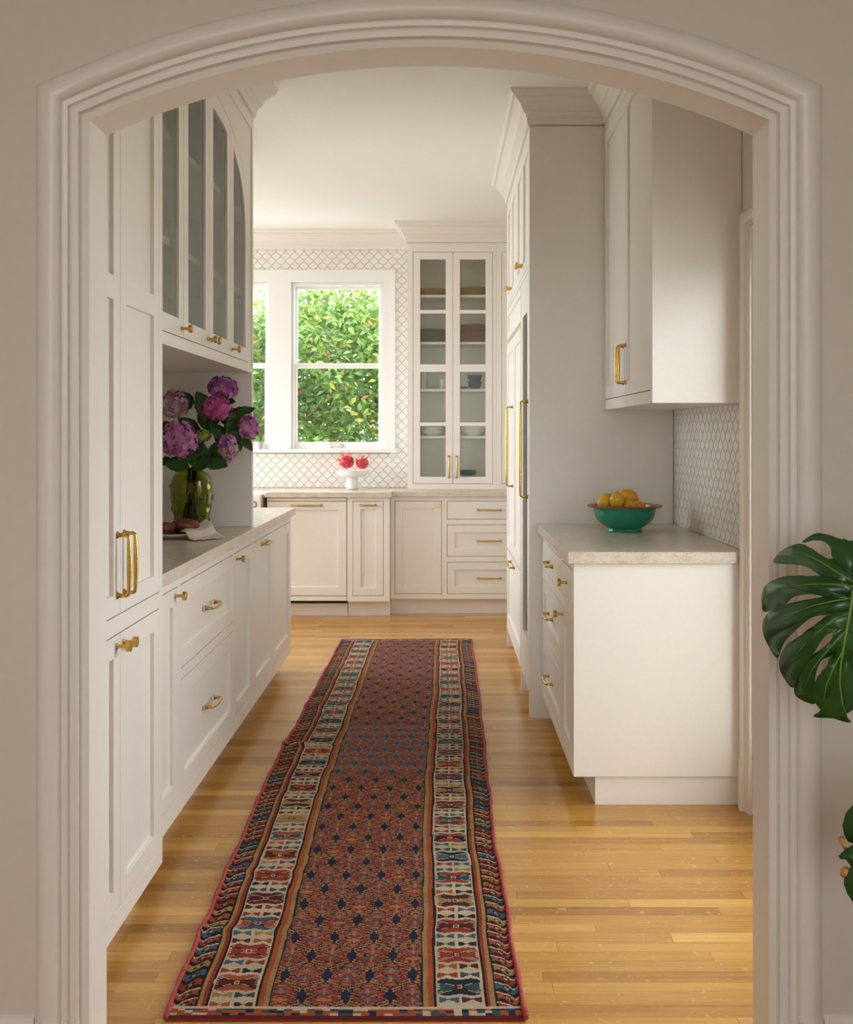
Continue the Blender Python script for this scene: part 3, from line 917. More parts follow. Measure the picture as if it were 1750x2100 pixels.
t = empty('base_cabinet', (-0.376, 8.15, 0), 0, 'white base cabinet with one door and three drawers below the glass cupboard', 'cabinet')
X = lambda x: x + 0.376
ops = [(X(-0.3455), X(0.005), 0.156, 0.847), (X(0.0435), X(0.67), 0.710, 0.847), (X(0.0435), X(0.67), 0.433, 0.670), (X(0.0435), X(0.67), 0.156, 0.393)]
body(t, 0, X(1.098), 0.117, CT - 0.041, 0.52, ops)
front(t, 'door', *ops[0], 'one', stile=0.055, rail=0.055, hw=[('k', X(-0.023), 0.816)])
front(t, 'drawer', *ops[1], None, hw=[('h', X(0.357), 0.779, 0.166)])
front(t, 'drawer', *ops[2], 'one', hw=[('h', X(0.357), 0.550, 0.166)])
front(t, 'drawer', *ops[3], 'one', hw=[('h', X(0.357), 0.272, 0.166)])
kick(t, 0, X(1.098), 0.066, 0.116)

t = empty('sink_cabinet', (-2.13, 8.05, 0), 0, 'white sink base cabinet left of the dishwasher', 'cabinet')
body(t, 0, 0.845, 0.114, 0.66, 0.62, [(0.03, 0.42, 0.156, 0.63), (0.425, 0.815, 0.156, 0.63)])
front(t, 'door', 0.03, 0.42, 0.156, 0.63, 'one', hw=[('k', 0.39, 0.60)])
front(t, 'door', 0.425, 0.815, 0.156, 0.63, 'one', hw=[('k', 0.455, 0.60)])
kick(t, 0, 0.845, 0.078, 0.113)
# farmhouse sink
t = empty('farmhouse_sink', (-2.125, 7.975, 0.662), 0, 'white farmhouse sink at the left end of the back counter', 'sink')
m = MB()
me = relief_mesh('basin', [0, 0.03, 0.785, 0.815], [0, 0.035, 0.465, 0.50], [[0, 0, 0], [0, 0.20, 0], [0, 0, 0]], 0.245)
o = bevel(link('basin', me, FIRECLAY, t, (0, 0, 0.245)), 0.012, 4); o.rotation_euler = (-PI / 2, 0, 0)
o.location = (0, 0.0, 0.245)
m = MB(); ring = [(0.759 + 0.021 * math.cos(2 * PI * k / 24), -0.004, 0.170 + 0.021 * math.sin(2 * PI * k / 24)) for k in range(25)]
m.tube(ring, 0.0042, 8); m.build('ring', BRONZE, t, smooth=True)

pts = [(-3.19, 8.02), (-2.128, 8.02), (-2.128, 8.485), (-1.306, 8.485), (-1.306, 8.045), (-1.285, 8.022), (-0.361, 8.022), (-0.361, 8.122), (XR - 0.002, 8.122), (XR - 0.002, YB - 0.006), (-3.19, YB - 0.006)]
slab = bevel(MB().prism(pts, 'z', CT - 0.040, CT).build('countertop', STONE), 0.003, 2)
tag(slab, 'beige stone countertop along the back wall under the windows', 'countertop')

# ---- glass fronted cupboards standing on the back counter
def cupboard(x0, label):
    t = empty('glass_cupboard', (x0, 8.35, 0), 0, label, 'cabinet')
    w = 0.676
    a, b, c = 0.041, 0.345, 0.650
    z0, z1 = 0.964, 2.730
    me = relief_rects('body', 0, w, CT + 0.001, ZC - 0.151, 0.318, [(a, c, z0, z1, 0.306)])
    bevel(link('body', me, CAB, t), 0.0012, 1)
    for zs in (2.408, 2.048, 1.688, 1.329):
        MB().quadbox(a + 0.001, c - 0.001, 0.040, 0.305, zs - 0.019, zs).build('shelf', CERAMIC if False else CAB, t)
    for k, (p, q) in enumerate(((a, b + GAP / 2), (b - GAP / 2, c))):
        ww = q - p - 2 * GAP; hh = z1 - z0 - 2 * GAP
        gx0, gx1 = 0.053, ww - 0.053
        gz = [(1.018, 1.404), (1.432, 1.816), (1.874, 2.260), (2.288, 2.672)]
        gz = [(u - z0 - GAP, v - z0 - GAP) for u, v in gz]
        d_ = bevel(link('door', relief_rects('door', 0, ww, 0, hh, FT, [(gx0, gx1, u, v, None) for u, v in gz]), CAB, t, (p + GAP, 0, z0 + GAP)), 0.0014)
        for u, v in gz:
            gm = MB(); nr, seg = 19, 6; cols = []
            for s_ in range(nr * seg + 1):
                cols.append((gx0 - 0.003 + (gx1 - gx0 + 0.006) * s_ / (nr * seg), 0.010 - 0.0020 * math.sin(PI * (s_ % seg) / seg)))
            gm.strip([[(x, y, u - 0.003) for x, y in cols], [(x, y, v + 0.003) for x, y in cols]])
            gm.build('pane', REEDB, d_, smooth=True, fix=False)
        handle(d_, 'v', (ww - 0.028) if k == 0 else 0.028, 1.090 - z0, 0.155, 0.026)
    return t
cupboard(-0.256, 'white glass-fronted cupboard with stacked dishes, right of the window')
cupboard(0.4205, 'second white glass-fronted cupboard, half hidden by the refrigerator wall')
# ------------------------------------------------------------------ runner rug
def rug():
    YA, YE = 2.504, 7.16
    ly = [(2.504, -0.627), (2.74, -0.636), (3.64, -0.657), (4.25, -0.670), (4.71, -0.668), (5.08, -0.661), (5.78, -0.657), (7.16, -0.640)]
    ry = [(2.504, 0.190), (3.17, 0.179), (3.68, 0.172), (4.72, 0.181), (5.86, 0.193), (7.16, 0.192)]
    kx, ky = 0.0032, 0.0036
    nx, ny = 260, int((YE - YA) / ky)
    yv = np.linspace(YA, YE, ny + 1); uv = np.linspace(0, 1, nx + 1)
    lx = np.interp(yv, *zip(*ly)); rx = np.interp(yv, *zip(*ry))
    for yc, amp in ((4.72, -0.010), (3.35, -0.006), (2.95, -0.006), (4.1, 0.004), (5.4, -0.004)):
        lx += amp * np.exp(-((yv - yc) / 0.03) ** 2)
    lx += 0.002 * np.sin(yv * 9.0) + 0.0015 * np.sin(yv * 23.0)
    rx += 0.0025 * np.sin(yv * 8.0 + 1) + 0.0015 * np.sin(yv * 19.0)
    Yg, Ug = np.meshgrid(yv, uv, indexing='ij')
    Xg = lx[:, None] + (rx - lx)[:, None] * Ug
    edge = np.exp(-Ug / 0.07) + np.exp(-(1 - Ug) / 0.07)
    Z = 0.0065 + 0.0016 * np.sin(Yg * 7 + Ug * 3) * np.sin(Yg * 2.3 + 1) * edge + 0.0012 * np.sin(Yg * 3.1 + Ug * 5)
    for yc, amp, u0, wd in ((4.72, 0.014, 0.0, 0.16), (3.35, 0.008, 0.0, 0.1), (2.95, 0.007, 0.0, 0.1), (4.12, 0.006, 1.0, 0.1), (5.9, 0.005, 1.0, 0.1)):
        Z += amp * np.exp(-((Yg - yc) / 0.028) ** 2) * np.exp(-(np.abs(Ug - u0) / wd) ** 1.5)
    Z = np.maximum(Z, 0.0045)
    # bend the pattern lines a little, as an old hand-knotted rug does
    rs = np.random.RandomState(3)
    co = np.stack([Xg, Yg, Z], -1).reshape(-1, 3)
    # skirt
    ring = []
    n1 = nx + 1
    ring += [i for i in range(n1)]
    ring += [j * n1 + nx for j in range(1, ny + 1)]
    ring += [ny * n1 + i for i in range(nx - 1, -1, -1)]
    ring += [j * n1 for j in range(ny - 1, 0, -1)]
    ring = np.array(ring)
    sk = co[ring].copy(); sk[:, 2] = 0.0004
    allco = np.concatenate([co, sk])
    J, I = np.meshgrid(np.arange(ny), np.arange(nx), indexing='ij')
    a = (J * n1 + I).ravel()
    faces = np.stack([a, a + 1, a + n1 + 1, a + n1], 1)
    k = len(ring); base = len(co)
    q = np.arange(k); sf = np.stack([ring[q], base + q, base + (q + 1) % k, ring[(q + 1) % k]], 1)
    allf = np.concatenate([faces, sf]).astype(np.int32)
    # ---------------- knot colours
    wob = 0.004 * np.sin(yv[:-1] * 5.1) + 0.003 * np.sin(yv[:-1] * 11.7 + 2)
    u = (np.arange(nx) + 0.5) / nx
    yy = yv[:-1] - YA
    U, Y = np.meshgrid(u, yy, indexing='xy')
    U = U + (wob[:, None] * (1 - np.abs(2 * U - 1)))
    Wd = 0.83
    pal = dict(navy=(0.012, 0.018, 0.050), red=(0.33, 0.040, 0.022), rust=(0.42, 0.085, 0.030), gold=(0.42, 0.235, 0.075), cream=(0.62, 0.50, 0.33), teal=(0.030, 0.085, 0.095),
               blue=(0.055, 0.115, 0.19), black=(0.016, 0.010, 0.008), maroon=(0.11, 0.012, 0.014), rose=(0.45, 0.16, 0.11), grey=(0.16, 0.16, 0.17))
    P = {k_: np.array(v_) for k_, v_ in pal.items()}
    C = np.zeros(U.shape + (3,)); C[:] = P['navy']
    def put(mask, name):
        C[mask] = P[name] if isinstance(name, str) else name
    def hsh(i, j, s=0):
        h = np.sin(i * 127.1 + j * 311.7 + s * 74.7) * 43758.5453
        return h - np.floor(h)
    S = np.minimum(U, 1 - U)          # distance from the nearer edge (0..0.5)
    side = (U > 0.5)
    # --- centre field: staggered lattice of medallions with dark knots between
    fx = (U - 0.5) * Wd; fy = Y
    a0, r0 = 0.106, 0.102
    def cell(ox, oy):
        i = np.round((fx - ox) / a0); j = np.round((fy - oy) / (2 * r0))
        return fx - ox - i * a0, fy - oy - j * 2 * r0, i, j
    best = None
    ax, ay, ai, aj = cell(0, 0); bx, by, bi, bj = cell(a0 / 2, r0)
    da = np.abs(ax) / (a0 * 0.5) + np.abs(ay) / r0; db = np.abs(bx) / (a0 * 0.5) + np.abs(by) / r0
    m = da <= db
    dx = np.where(m, ax, bx); dy = np.where(m, ay, by); ii = np.where(m, ai, bi + 0.5); jj = np.where(m, aj, bj + 0.5)
    d1a = np.hypot(ax, ay); d1b = np.hypot(bx, by)
    m = d1a <= d1b
    dx = np.where(m, ax, bx); dy = np.where(m, ay, by); ii = np.where(m, ai, bi + 0.5); jj = np.where(m, aj, bj + 0.5)
    d1 = np.minimum(d1a, d1b)
    bnd = np.minimum(np.abs(d1a - d1b), np.hypot(a0 - np.abs(dx), dy) - d1)
    put(bnd > -1, 'rust')
    mot = hsh(np.floor(fx / 0.006), np.floor(fy / 0.007), 2)
    put(mot < 0.16, 'navy'); put((mot > 0.30) & (mot < 0.48), 'maroon'); put((mot > 0.93), 'gold')
    put(bnd < 0.019, 'navy'); put((bnd < 0.015) & (bnd > 0.004), 'gold'); put((bnd < 0.013) & (bnd > 0.004) & (hsh(np.floor(fx / 0.004), np.floor(fy / 0.004), 6) < 0.15), 'rust')
    put(bnd <= 0.004, 'navy')
    alm = (np.abs(dx) / 0.041) ** 1.6 + (np.abs(np.abs(dy) - 0.019) / 0.0145) ** 1.6
    put(alm < 1.25, 'navy'); put((alm < 1.25) & (alm > 1.05), 'gold'); put(alm < 0.85, 'red')
    put((alm < 0.42) & (dy > 0), 'grey'); put((alm < 0.36) & (dy < 0) & (hsh(ii, jj, 1) < 0.6), 'blue'); put((alm < 0.36) & (dy < 0) & (hsh(ii, jj, 1) >= 0.6), 'gold')
    put(alm < 0.07, 'rose')
    put((np.abs(dx) < 0.0024) & (np.abs(dy) < 0.060), 'gold')
    put((np.abs(dx) < 0.008) & (np.abs(dy) < 0.006), 'red')
    bl = (np.abs(dx) / 0.015) ** 2 + ((np.abs(dy) - 0.047) / 0.0085) ** 2
    put(bl < 1.5, 'navy'); put(bl < 1.0, 'rust'); put(bl < 0.25, 'rose')
    put((np.abs(np.abs(dx) - a0 / 2) < 0.0115) & (np.abs(dy) < 0.018), 'navy')
    put((np.abs(np.abs(dx) - a0 / 2) < 0.0055) & (np.abs(dy) < 0.030), 'navy')
    # abrash: the dyed ground shifts along the length
    D_ = Y + YA
    ab = np.clip(np.interp(D_, [2.5, 4.2, 4.45, 5.0, 5.1, 6.2, 6.6, 7.2], [0, 0, 1, 1, 0.35, 0.45, 0.8, 0.8]), 0, 1)
    isn = np.all(C == P['navy'], -1)
    tint = np.where((D_ > 5.05)[..., None], np.array((0.02, 0.045, 0.15)), np.array((0.03, 0.12, 0.20)))
    C[isn] = (P['navy'][None] * (1 - ab[isn][:, None]) + tint[isn] * ab[isn][:, None])
    # --- cream guard band with bow-tie medallions
    b0, b1 = 0.100, 0.243
    band = (S > b0) & (S < b1)
    put(band, 'cream')
    us = ((S - b0) / (b1 - b0) * 2 - 1)
    per = 0.163
    pv = (Y + side * 0.02) / per; kj = np.round(pv); v = (pv - kj)
    au, av = np.abs(us), np.abs(v)
    st = np.floor(au * 9) / 9
    cols = ['red', 'teal', 'navy', 'rust', 'maroon', 'blue', 'gold']
    for sd_ in (0, 1):
        sm = band & (side == bool(sd_))
        for c_i in range(7):
            sel1 = sm & (np.floor(hsh(kj, sd_, 1) * 7) == c_i)
            sel2 = sm & (np.floor(hsh(kj, sd_, 2) * 6.99) == c_i)
            wing = (av > 0.05) & (av < 0.255 - 0.11 * np.abs(st - 0.44)) & (au < 0.80) & (av > 0.05 + 0.19 * st)
            put(sel1 & wing, cols[c_i])
            tri = (au > 0.12) & (au < 0.88) & (av < 0.012 + 0.17 * st)
            put(sel2 & tri, cols[(c_i + 3) % 7])
    out = band & (np.abs(av - (0.030 + 0.180 * st)) < 0.014) & (au > 0.12) & (au < 0.88); put(out, 'black')
    put(band & (au < 0.15) & (av < 0.075), 'black'); put(band & (au < 0.12) & (av < 0.058), 'cream'); put(band & (au < 0.075) & (av < 0.034), 'red')
    teeth = band & (au > 0.78) & (au < 0.95) & (av < 0.10) & (np.floor(v * 30) % 2 == 0); put(teeth, 'cream')
    # crossed figures between the medallions
    w_ = np.abs(av - 0.365); lu = np.abs(au - 0.47)
    sl = np.floor(lu * 11) / 11
    fig = band & (lu < 0.40) & (w_ < 0.022 + 0.20 * sl) & (w_ < 0.088 - 0.10 * np.abs(sl - 0.27))
    h_ = np.floor(hsh(kj * 3 + np.sign(us) * 1.3 + np.sign(v) * 5.1, side * 1.0, 7) * 6.99)
    for c_i in range(7):
        put(fig & (h_ == c_i), cols[c_i])
    put(band & (lu < 0.07) & (w_ < 0.016), 'gold')
    put(band & (au > 0.955), 'black')
    # --- stripes beside the guard band
    for s0, s1, c_ in ((0.243, 0.248, 'black'), (0.248, 0.264, 'rust'), (0.264, 0.279, 'gold'), (0.279, 0.284, 'navy'), (0.074, 0.086, 'gold'), (0.086, 0.096, 'red'), (0.096, 0.100, 'black'), (0.070, 0.074, 'black')):
        put((S >= s0) & (S < s1), c_)
    # --- outer border: slanting hooked figures
    ob = S < 0.070
    put(ob, 'black')
    tt = (S / 0.070); py = Y / 0.046 + 0.35 * np.sin(tt * 6.0) + side * 0.4
    kk = np.floor(py); fr_ = py - kk; hh = hsh(kk, side, 3)
    for lo_, hi_, c_ in ((0, 0.34, 'red'), (0.34, 0.62, 'rust'), (0.62, 0.76, 'blue'), (0.76, 0.88, 'gold'), (0.88, 1.0, 'teal')):
        put(ob & (hh >= lo_) & (hh < hi_) & (fr_ < 0.62) & (tt > 0.06) & (tt < 0.95), c_)
    put(ob & (np.abs(fr_ - 0.62 + 0.15 * np.sin(tt * 11)) < 0.07) & (hsh(kk, side, 9) < 0.75), 'cream')
    put(ob & (np.abs(tt - 0.5) < 0.16) & (np.abs(fr_ - 0.30) < 0.14), 'black')
    put(ob & (np.abs(tt - 0.5) < 0.08) & (np.abs(fr_ - 0.30) < 0.07), 'cream')
    # --- ends
    Lr = YE - YA
    for y0, y1, c_ in ((0, 0.012, 'maroon'), (0.012, 0.04, 'rust'), (0.04, 0.052, 'cream')):
        for mask in ((Y >= y0) & (Y < y1), (Lr - Y >= y0) & (Lr - Y < y1)):
            put(mask, c_)
            if c_ == 'rust':
                h2 = hsh(np.floor(U * 46), np.floor(Y * 90), 4)
                put(mask & (h2 < 0.25), 'cream'); put(mask & (h2 > 0.8), 'teal'); put(mask & (h2 > 0.5) & (h2 < 0.64), 'navy')
    # wear and knot to knot variation
    C *= (0.82 + 0.36 * rs.rand(*U.shape))[..., None]
    rowv = 1 + 0.10 * np.sin(yy * 41)[:, None] * np.sin(yy * 7.7)[:, None]
    C *= rowv[..., None]
    C = (C * 0.94 + np.array((0.30, 0.20, 0.12)) * 0.025) * 0.66
    me = bpy.data.meshes.new('pile')
    nf = len(allf)
    me.vertices.add(len(allco)); me.vertices.foreach_set('co', allco.astype(np.float32).ravel())
    me.loops.add(nf * 4); me.loops.foreach_set('vertex_index', allf.ravel())
    me.polygons.add(nf); me.polygons.foreach_set('loop_start', np.arange(0, nf * 4, 4, dtype=np.int32))
    me.update(calc_edges=True)
    at = me.attributes.new('col', 'FLOAT_COLOR', 'FACE')
    fc = np.ones((nf, 4), np.float32); fc[:len(faces), :3] = C.reshape(-1, 3); fc[len(faces):, :3] = (0.25, 0.03, 0.03)
    at.data.foreach_set('color', fc.ravel())
    me.polygons.foreach_set('use_smooth', np.ones(nf, bool))
    M_ = mat('knotted_wool', (0.3, 0.1, 0.05), 0.95)
    lk(M_, attr(M_, 'col').outputs['Color'], bsdf(M_).inputs['Base Color'])
    bsdf(M_).inputs['Specular IOR Level'].default_value = 0.15
    bsdf(M_).inputs['Sheen Weight'].default_value = 0.0
    bump(M_, noise(M_, coords(M_), 420, 2), 0.4, 0.002)
    t = empty('runner_rug', (0, 0, 0), 0, 'long patterned red and navy runner rug on the oak floor', 'rug')
    link('pile', me, M_, t)
    BI = mat('red_binding', (0.36, 0.035, 0.035), 0.9)
    lk(BI, ramp(BI, noise(BI, coords(BI), 90, 3), [(0.3, (0.26, 0.018, 0.022)), (0.7, (0.46, 0.07, 0.06))]), bsdf(BI).inputs['Base Color'])
    for c in (0, nx):
        p = np.stack([Xg[::12, c], Yg[::12, c], Z[::12, c] + 0.0012], -1)
        if c == 0: p[:, 0] -= 0.003
        else: p[:, 0] += 0.003
        MB().tube([tuple(q) for q in p], [0.0058 + 0.0012 * math.sin(i * 1.7) for i in range(len(p))], 7).build('binding', BI, t, smooth=True, fix=False)
rug()

# ------------------------------------------------------------------ generic leaf
def leaf_geo(mb, base, direc, nrm, L, Wd, fold=0.25, droop=0.3, n=7, serr=0.0, wave=0.0, prof=None):
    """two-sided curved blade made of n strips; returns nothing, adds to mb"""
    d = Vector(direc).normalized(); nn = Vector(nrm); nn = (nn - d * nn.dot(d)); nn.normalize(); s = d.cross(nn)
    rows = []
    for i in range(n + 1):
        t = i / n
        w = (prof(t) if prof else math.sin(PI * min(1, t ** 0.72)) ** 0.8) * Wd / 2
        if serr and 0 < i < n: w *= 1 + serr * (1 if i % 2 else -1)
        c = Vector(base) + d * (L * t) - nn * (droop * L * t * t)
        e = nn * (fold * w + wave * math.sin(i * 2.1))
        rows.append([c - s * w + e, c - s * w * 0.5 + e * 0.35, c, c + s * w * 0.5 + e * 0.35, c + s * w + e])
    mb.strip(rows)

LEAFG = mat('hydrangea_leaf', (0.05, 0.14, 0.03), 0.4)
lk(LEAFG, ramp(LEAFG, noise(LEAFG, coords(LEAFG), 14, 4), [(0.3, (0.012, 0.042, 0.008)), (0.55, (0.026, 0.080, 0.014)), (0.8, (0.075, 0.15, 0.028))]), bsdf(LEAFG).inputs['Base Color'])
STEMG = mat('green_stem', (0.13, 0.20, 0.045), 0.5)

# ------------------------------------------------------------------ vase with hydrangeas
VD = 4.83
sV = F / VD
vx = (393 - CX) / sV
def vase():
    t = empty('glass_vase', (vx, VD, CT), 0, 'olive green glass vase with raised round bosses holding the hydrangeas', 'vase')
    prof = [(0.055, 0.0), (0.062, 0.004), (0.068, 0.018), (0.075, 0.045), (0.082, 0.085), (0.088, 0.125), (0.0915, 0.165), (0.0915, 0.195), (0.087, 0.222), (0.077, 0.243), (0.064, 0.256), (0.052, 0.262), (0.050, 0.270), (0.054, 0.276)]
    hs = [p[1] for p in prof]; rs_ = [p[0] for p in prof]
    NZ, NT = 130, 168
    bosses = []
    for rI, (z, n, off) in enumerate(((0.045, 6, 0.2), (0.095, 7, 0.62), (0.145, 7, 0.1), (0.195, 7, 0.55))):
        for k in range(n): bosses.append((2 * PI * k / n + off, z))
    rows = []
    for i in range(NZ + 1):
        z = 0.276 * i / NZ; r = float(np.interp(z, hs, rs_)); row = []
        for j in range(NT):
            a = 2 * PI * j / NT; d = 0
            for ba, bz in bosses:
                da = (a - ba + PI) % (2 * PI) - PI
                q = math.hypot(da * r, z - bz)
                if q < 0.024:
                    d += 0.0050 * max(0.0, 1 - (q / 0.0150) ** 2) - 0.0030 * math.exp(-((q - 0.0175) / 0.0022) ** 2)
            row.append(((r + d) * math.cos(a), (r + d) * math.sin(a), z))
        rows.append(row)
    m = MB(); m.strip(rows, close_u=True)
    inner = []
    for i in range(24):
        z = 0.276 - (0.276 - 0.012) * i / 23; r = max(0.01, float(np.interp(z, hs, rs_)) - 0.006)
        inner.append([(r * math.cos(2 * PI * j / NT), r * math.sin(2 * PI * j / NT), z) for j in range(NT)])
    b = len(m.v); m.strip(inner, close_u=True)
    top = (NZ) * NT
    for j in range(NT): m.f.append((top + j, top + (j + 1) % NT, b + (j + 1) % NT, b + j))
    m.f.append(tuple(range(NT))); m.f.append(tuple(b + 23 * NT + j for j in range(NT)))
    G_ = mat('olive_glass', (0.42, 0.46, 0.05), 0.02)
    nt = G_.node_tree; bs = bsdf(G_)
    bs.inputs['Transmission Weight'].default_value = 1.0; bs.inputs['IOR'].default_value = 1.42
    bs.inputs['Base Color'].default_value = (0.50, 0.53, 0.07, 1)
    m.build('body', G_, t, smooth=True, fix=True)
    WA = thin_glass('vase_water', (0.80, 0.86, 0.45), 0.0, 0.6)
    MB().lathe([(0.040, 0.014), (0.066, 0.03), (0.080, 0.10), (0.084, 0.150)], 32).build('water', WA, t, smooth=40)
vase()

def petals_geo(m, c, n, r, rnd, cols, colv):
    n = n.normalized(); a = n.orthogonal().normalized(); b = n.cross(a)
    ph = rnd.uniform(0, PI)
    col = rnd.choice(cols); k = rnd.uniform(0.75, 1.2); col = tuple(min(1, x * k) for x in col)
    for q in range(4):
        an = ph + q * PI / 2 + rnd.uniform(-0.15, 0.15)
        d = a * math.cos(an) + b * math.sin(an); s = n.cross(d)
        tilt = rnd.uniform(-0.15, 0.45)
        e = d * math.cos(tilt) + n * math.sin(tilt)
        w = r * rnd.uniform(0.48, 0.58)
        p0 = c; p1 = c + e * r * 0.45 + s * w; p2 = c + e * r * 0.92 + s * w * 0.62; p3 = c + e * r * 1.02; p4 = c + e * r * 0.92 - s * w * 0.62; p5 = c + e * r * 0.45 - s * w
        bb = len(m.v); m.v += [tuple(x) for x in (p0, p1, p2, p3, p4, p5)]
        m.f += [(bb, bb + 1, bb + 2, bb + 3), (bb, bb + 3, bb + 4, bb + 5)]
        colv.extend([col] * 2)
PET = mat('hydrangea_petal', (0.4, 0.1, 0.3), 0.6)
lk(PET, attr(PET, 'col').outputs['Color'], bsdf(PET).inputs['Base Color'])
bsdf(PET).inputs['Subsurface Weight'].default_value = 0.0
NECK = Vector((vx, VD, CT + 0.265))
def hydrangea(px, py, D, rx, rz, cols, label, seed, nflo=110, r=0.0155, leaves=(), name='hydrangea'):
    rnd = random.Random(seed)
    c = W(px, py, D)
    t = empty(name, tuple(c), 0, label, 'flower', 'cut hydrangeas in the green vase')
    m = MB(); colv = []
    out = (c - (NECK + Vector((0, 0, -0.02)))).normalized()
    for k in range(nflo):
        zz = 1 - 1.75 * (k + 0.5) / nflo; an = k * 2.39996
        rr = math.sqrt(max(0, 1 - zz * zz))
        n = Vector((rr * math.cos(an), rr * math.sin(an), zz))
        q = Vector((0, 0, 1)).rotation_difference((out + Vector((0, -0.5, 0.35))).normalized())
        n = q @ n
        p = Vector((n.x * rx, n.y * rx * 0.95, n.z * rz)) * rnd.uniform(0.84, 1.05)
        petals_geo(m, p, (n + Vector((rnd.uniform(-.3, .3), rnd.uniform(-.3, .3), rnd.uniform(-.3, .3)))), r * rnd.uniform(0.8, 1.15), rnd, cols, colv)
    me = m.mesh('florets', fix=False)
    at = me.attributes.new('col', 'FLOAT_COLOR', 'FACE')
    at.data.foreach_set('color', np.array([(*x, 1) for x in colv], np.float32).ravel())
    o = link('florets', me, PET, t); o['kind'] = 'stuff'
    # dark green core so that no light shows between the florets
    cm = MB(); cm.lathe([(0.001, -0.72), (0.45, -0.55), (0.66, -0.2), (0.70, 0.1), (0.55, 0.45), (0.3, 0.62), (0.001, 0.7)], 12)
    cm.v = [(x * rx, y * rx, z * rz) for x, y, z in cm.v]
    cm.build('flower_core', STEMG, t, smooth=True)
    inside = NECK + Vector((rnd.uniform(-0.02, 0.02), rnd.uniform(-0.02, 0.02), 0))
    foot = NECK + Vector((rnd.uniform(-0.035, 0.035), rnd.uniform(-0.03, 0.03), -0.235))
    pts = []
    for i in range(9):
        q = i / 8
        p = foot.lerp(inside, min(1, q * 2)) if q < 0.5 else inside.lerp(c - out * rz * 0.3, (q - 0.5) * 2) + Vector((0, 0, 0.03 * math.sin((q - 0.5) * 2 * PI)))
        pts.append(p - c)
    MB().tube(pts, 0.0042, 7).build('stem', STEMG, t, smooth=True)
    for (bx, by, tx, ty, dD, wd, nz) in leaves:
        b_ = W(bx, by, D + dD); e_ = W(tx, ty, D + dD - 0.03)
        lm = MB(); dv = e_ - b_
        leaf_geo(lm, b_ - c, dv, Vector((nz, -1, 0.7)), dv.length * 1.05, wd, 0.22, 0.12, 10, 0.05)
        me = lm.mesh('leaf', smooth=True, fix=False)
        o = link('leaf', me, LEAFG, t)
        sm = o.modifiers.new('solid', 'SOLIDIFY'); sm.thickness = 0.0008
    return t
PUR = [(0.28, 0.060, 0.30), (0.34, 0.085, 0.36), (0.40, 0.10, 0.34), (0.24, 0.05, 0.22), (0.46, 0.22, 0.42)]
PINK = [(0.46, 0.055, 0.26), (0.52, 0.085, 0.32), (0.42, 0.045, 0.20), (0.55, 0.13, 0.36)]
LIL = [(0.50, 0.17, 0.44), (0.55, 0.22, 0.48), (0.46, 0.13, 0.38), (0.58, 0.30, 0.52), (0.50, 0.15, 0.40)]
MIX = [(0.50, 0.25, 0.46), (0.55, 0.32, 0.48), (0.62, 0.52, 0.36), (0.44, 0.17, 0.38), (0.60, 0.45, 0.45)]
hydrangea(457, 797, 4.88, 0.064, 0.050, PUR, 'purple hydrangea head, highest of the bouquet', 1, 100, leaves=[(430, 850, 404, 806, 0.0, 0.085, -0.3), (452, 825, 480, 822, 0.02, 0.06, 0.4)])
hydrangea(358, 829, 4.86, 0.062, 0.058, MIX, 'pale lilac and cream hydrangea at upper left of the bouquet', 2, 105, leaves=[(392, 838, 360, 803, 0.03, 0.085, 0.1), (400, 890, 372, 858, 0.0, 0.08, -0.2), (352, 868, 332, 880, 0.02, 0.06, -0.2)])
hydrangea(445, 839, 4.76, 0.060, 0.052, PINK, 'vivid pink hydrangea below the purple one', 3, 100, leaves=[(470, 862, 517, 836, 0.03, 0.075, 0.3), (478, 845, 474, 880, 0.02, 0.05, 0.6), (430, 862, 408, 832, 0.03, 0.06, -0.4), (455, 868, 476, 838, 0.08, 0.06, 0.2)])
hydrangea(368, 901, 4.70, 0.081, 0.077, LIL, 'largest lilac pink hydrangea at lower left of the bouquet', 4, 150, 0.0165, leaves=[(388, 955, 340, 950, 0.02, 0.09, -0.2), (352, 940, 334, 952, 0.05, 0.06, -0.3), (392, 955, 412, 910, 0.05, 0.085, 0.1)])
hydrangea(511, 877, 4.74, 0.040, 0.054, LIL, 'lilac hydrangea farthest right, reaching past the end panel', 5, 75, leaves=[(478, 880, 494, 922, 0.0, 0.06, 0.4), (492, 893, 517, 921, 0.0, 0.05, 0.3), (460, 870, 492, 868, 0.03, 0.06, 0.2), (470, 862, 490, 905, 0.02, 0.07, 0.3)])
hydrangea(468, 918, 4.72, 0.040, 0.056, PUR[2:] + MIX[:3], 'small purple hydrangea with a cream centre at lower right of the bouquet', 6, 80, leaves=[(428, 948, 464, 953, -0.02, 0.08, 0.1), (440, 925, 462, 950, 0.03, 0.07, 0.2), (440, 870, 452, 902, 0.03, 0.06, 0.5)])
GRN = [(0.26, 0.34, 0.03), (0.34, 0.42, 0.05), (0.20, 0.28, 0.03)]
hydrangea(417, 893, 4.72, 0.031, 0.027, GRN, 'small lime green hydrangea bud in the middle of the bouquet', 7, 70, 0.008, leaves=[(398, 955, 433, 946, 0.0, 0.09, 0.1), (404, 905, 398, 868, 0.04, 0.07, -0.2), (420, 962, 414, 910, 0.05, 0.07, 0.2), (432, 955, 446, 905, 0.05, 0.07, 0.1), (404, 960, 428, 922, 0.02, 0.07, 0.3), (425, 880, 446, 862, 0.05, 0.08, 0.1), (412, 875, 432, 845, 0.09, 0.09, 0.1), (394, 900, 380, 866, 0.09, 0.09, 0), (440, 900, 462, 880, 0.09, 0.09, 0)])

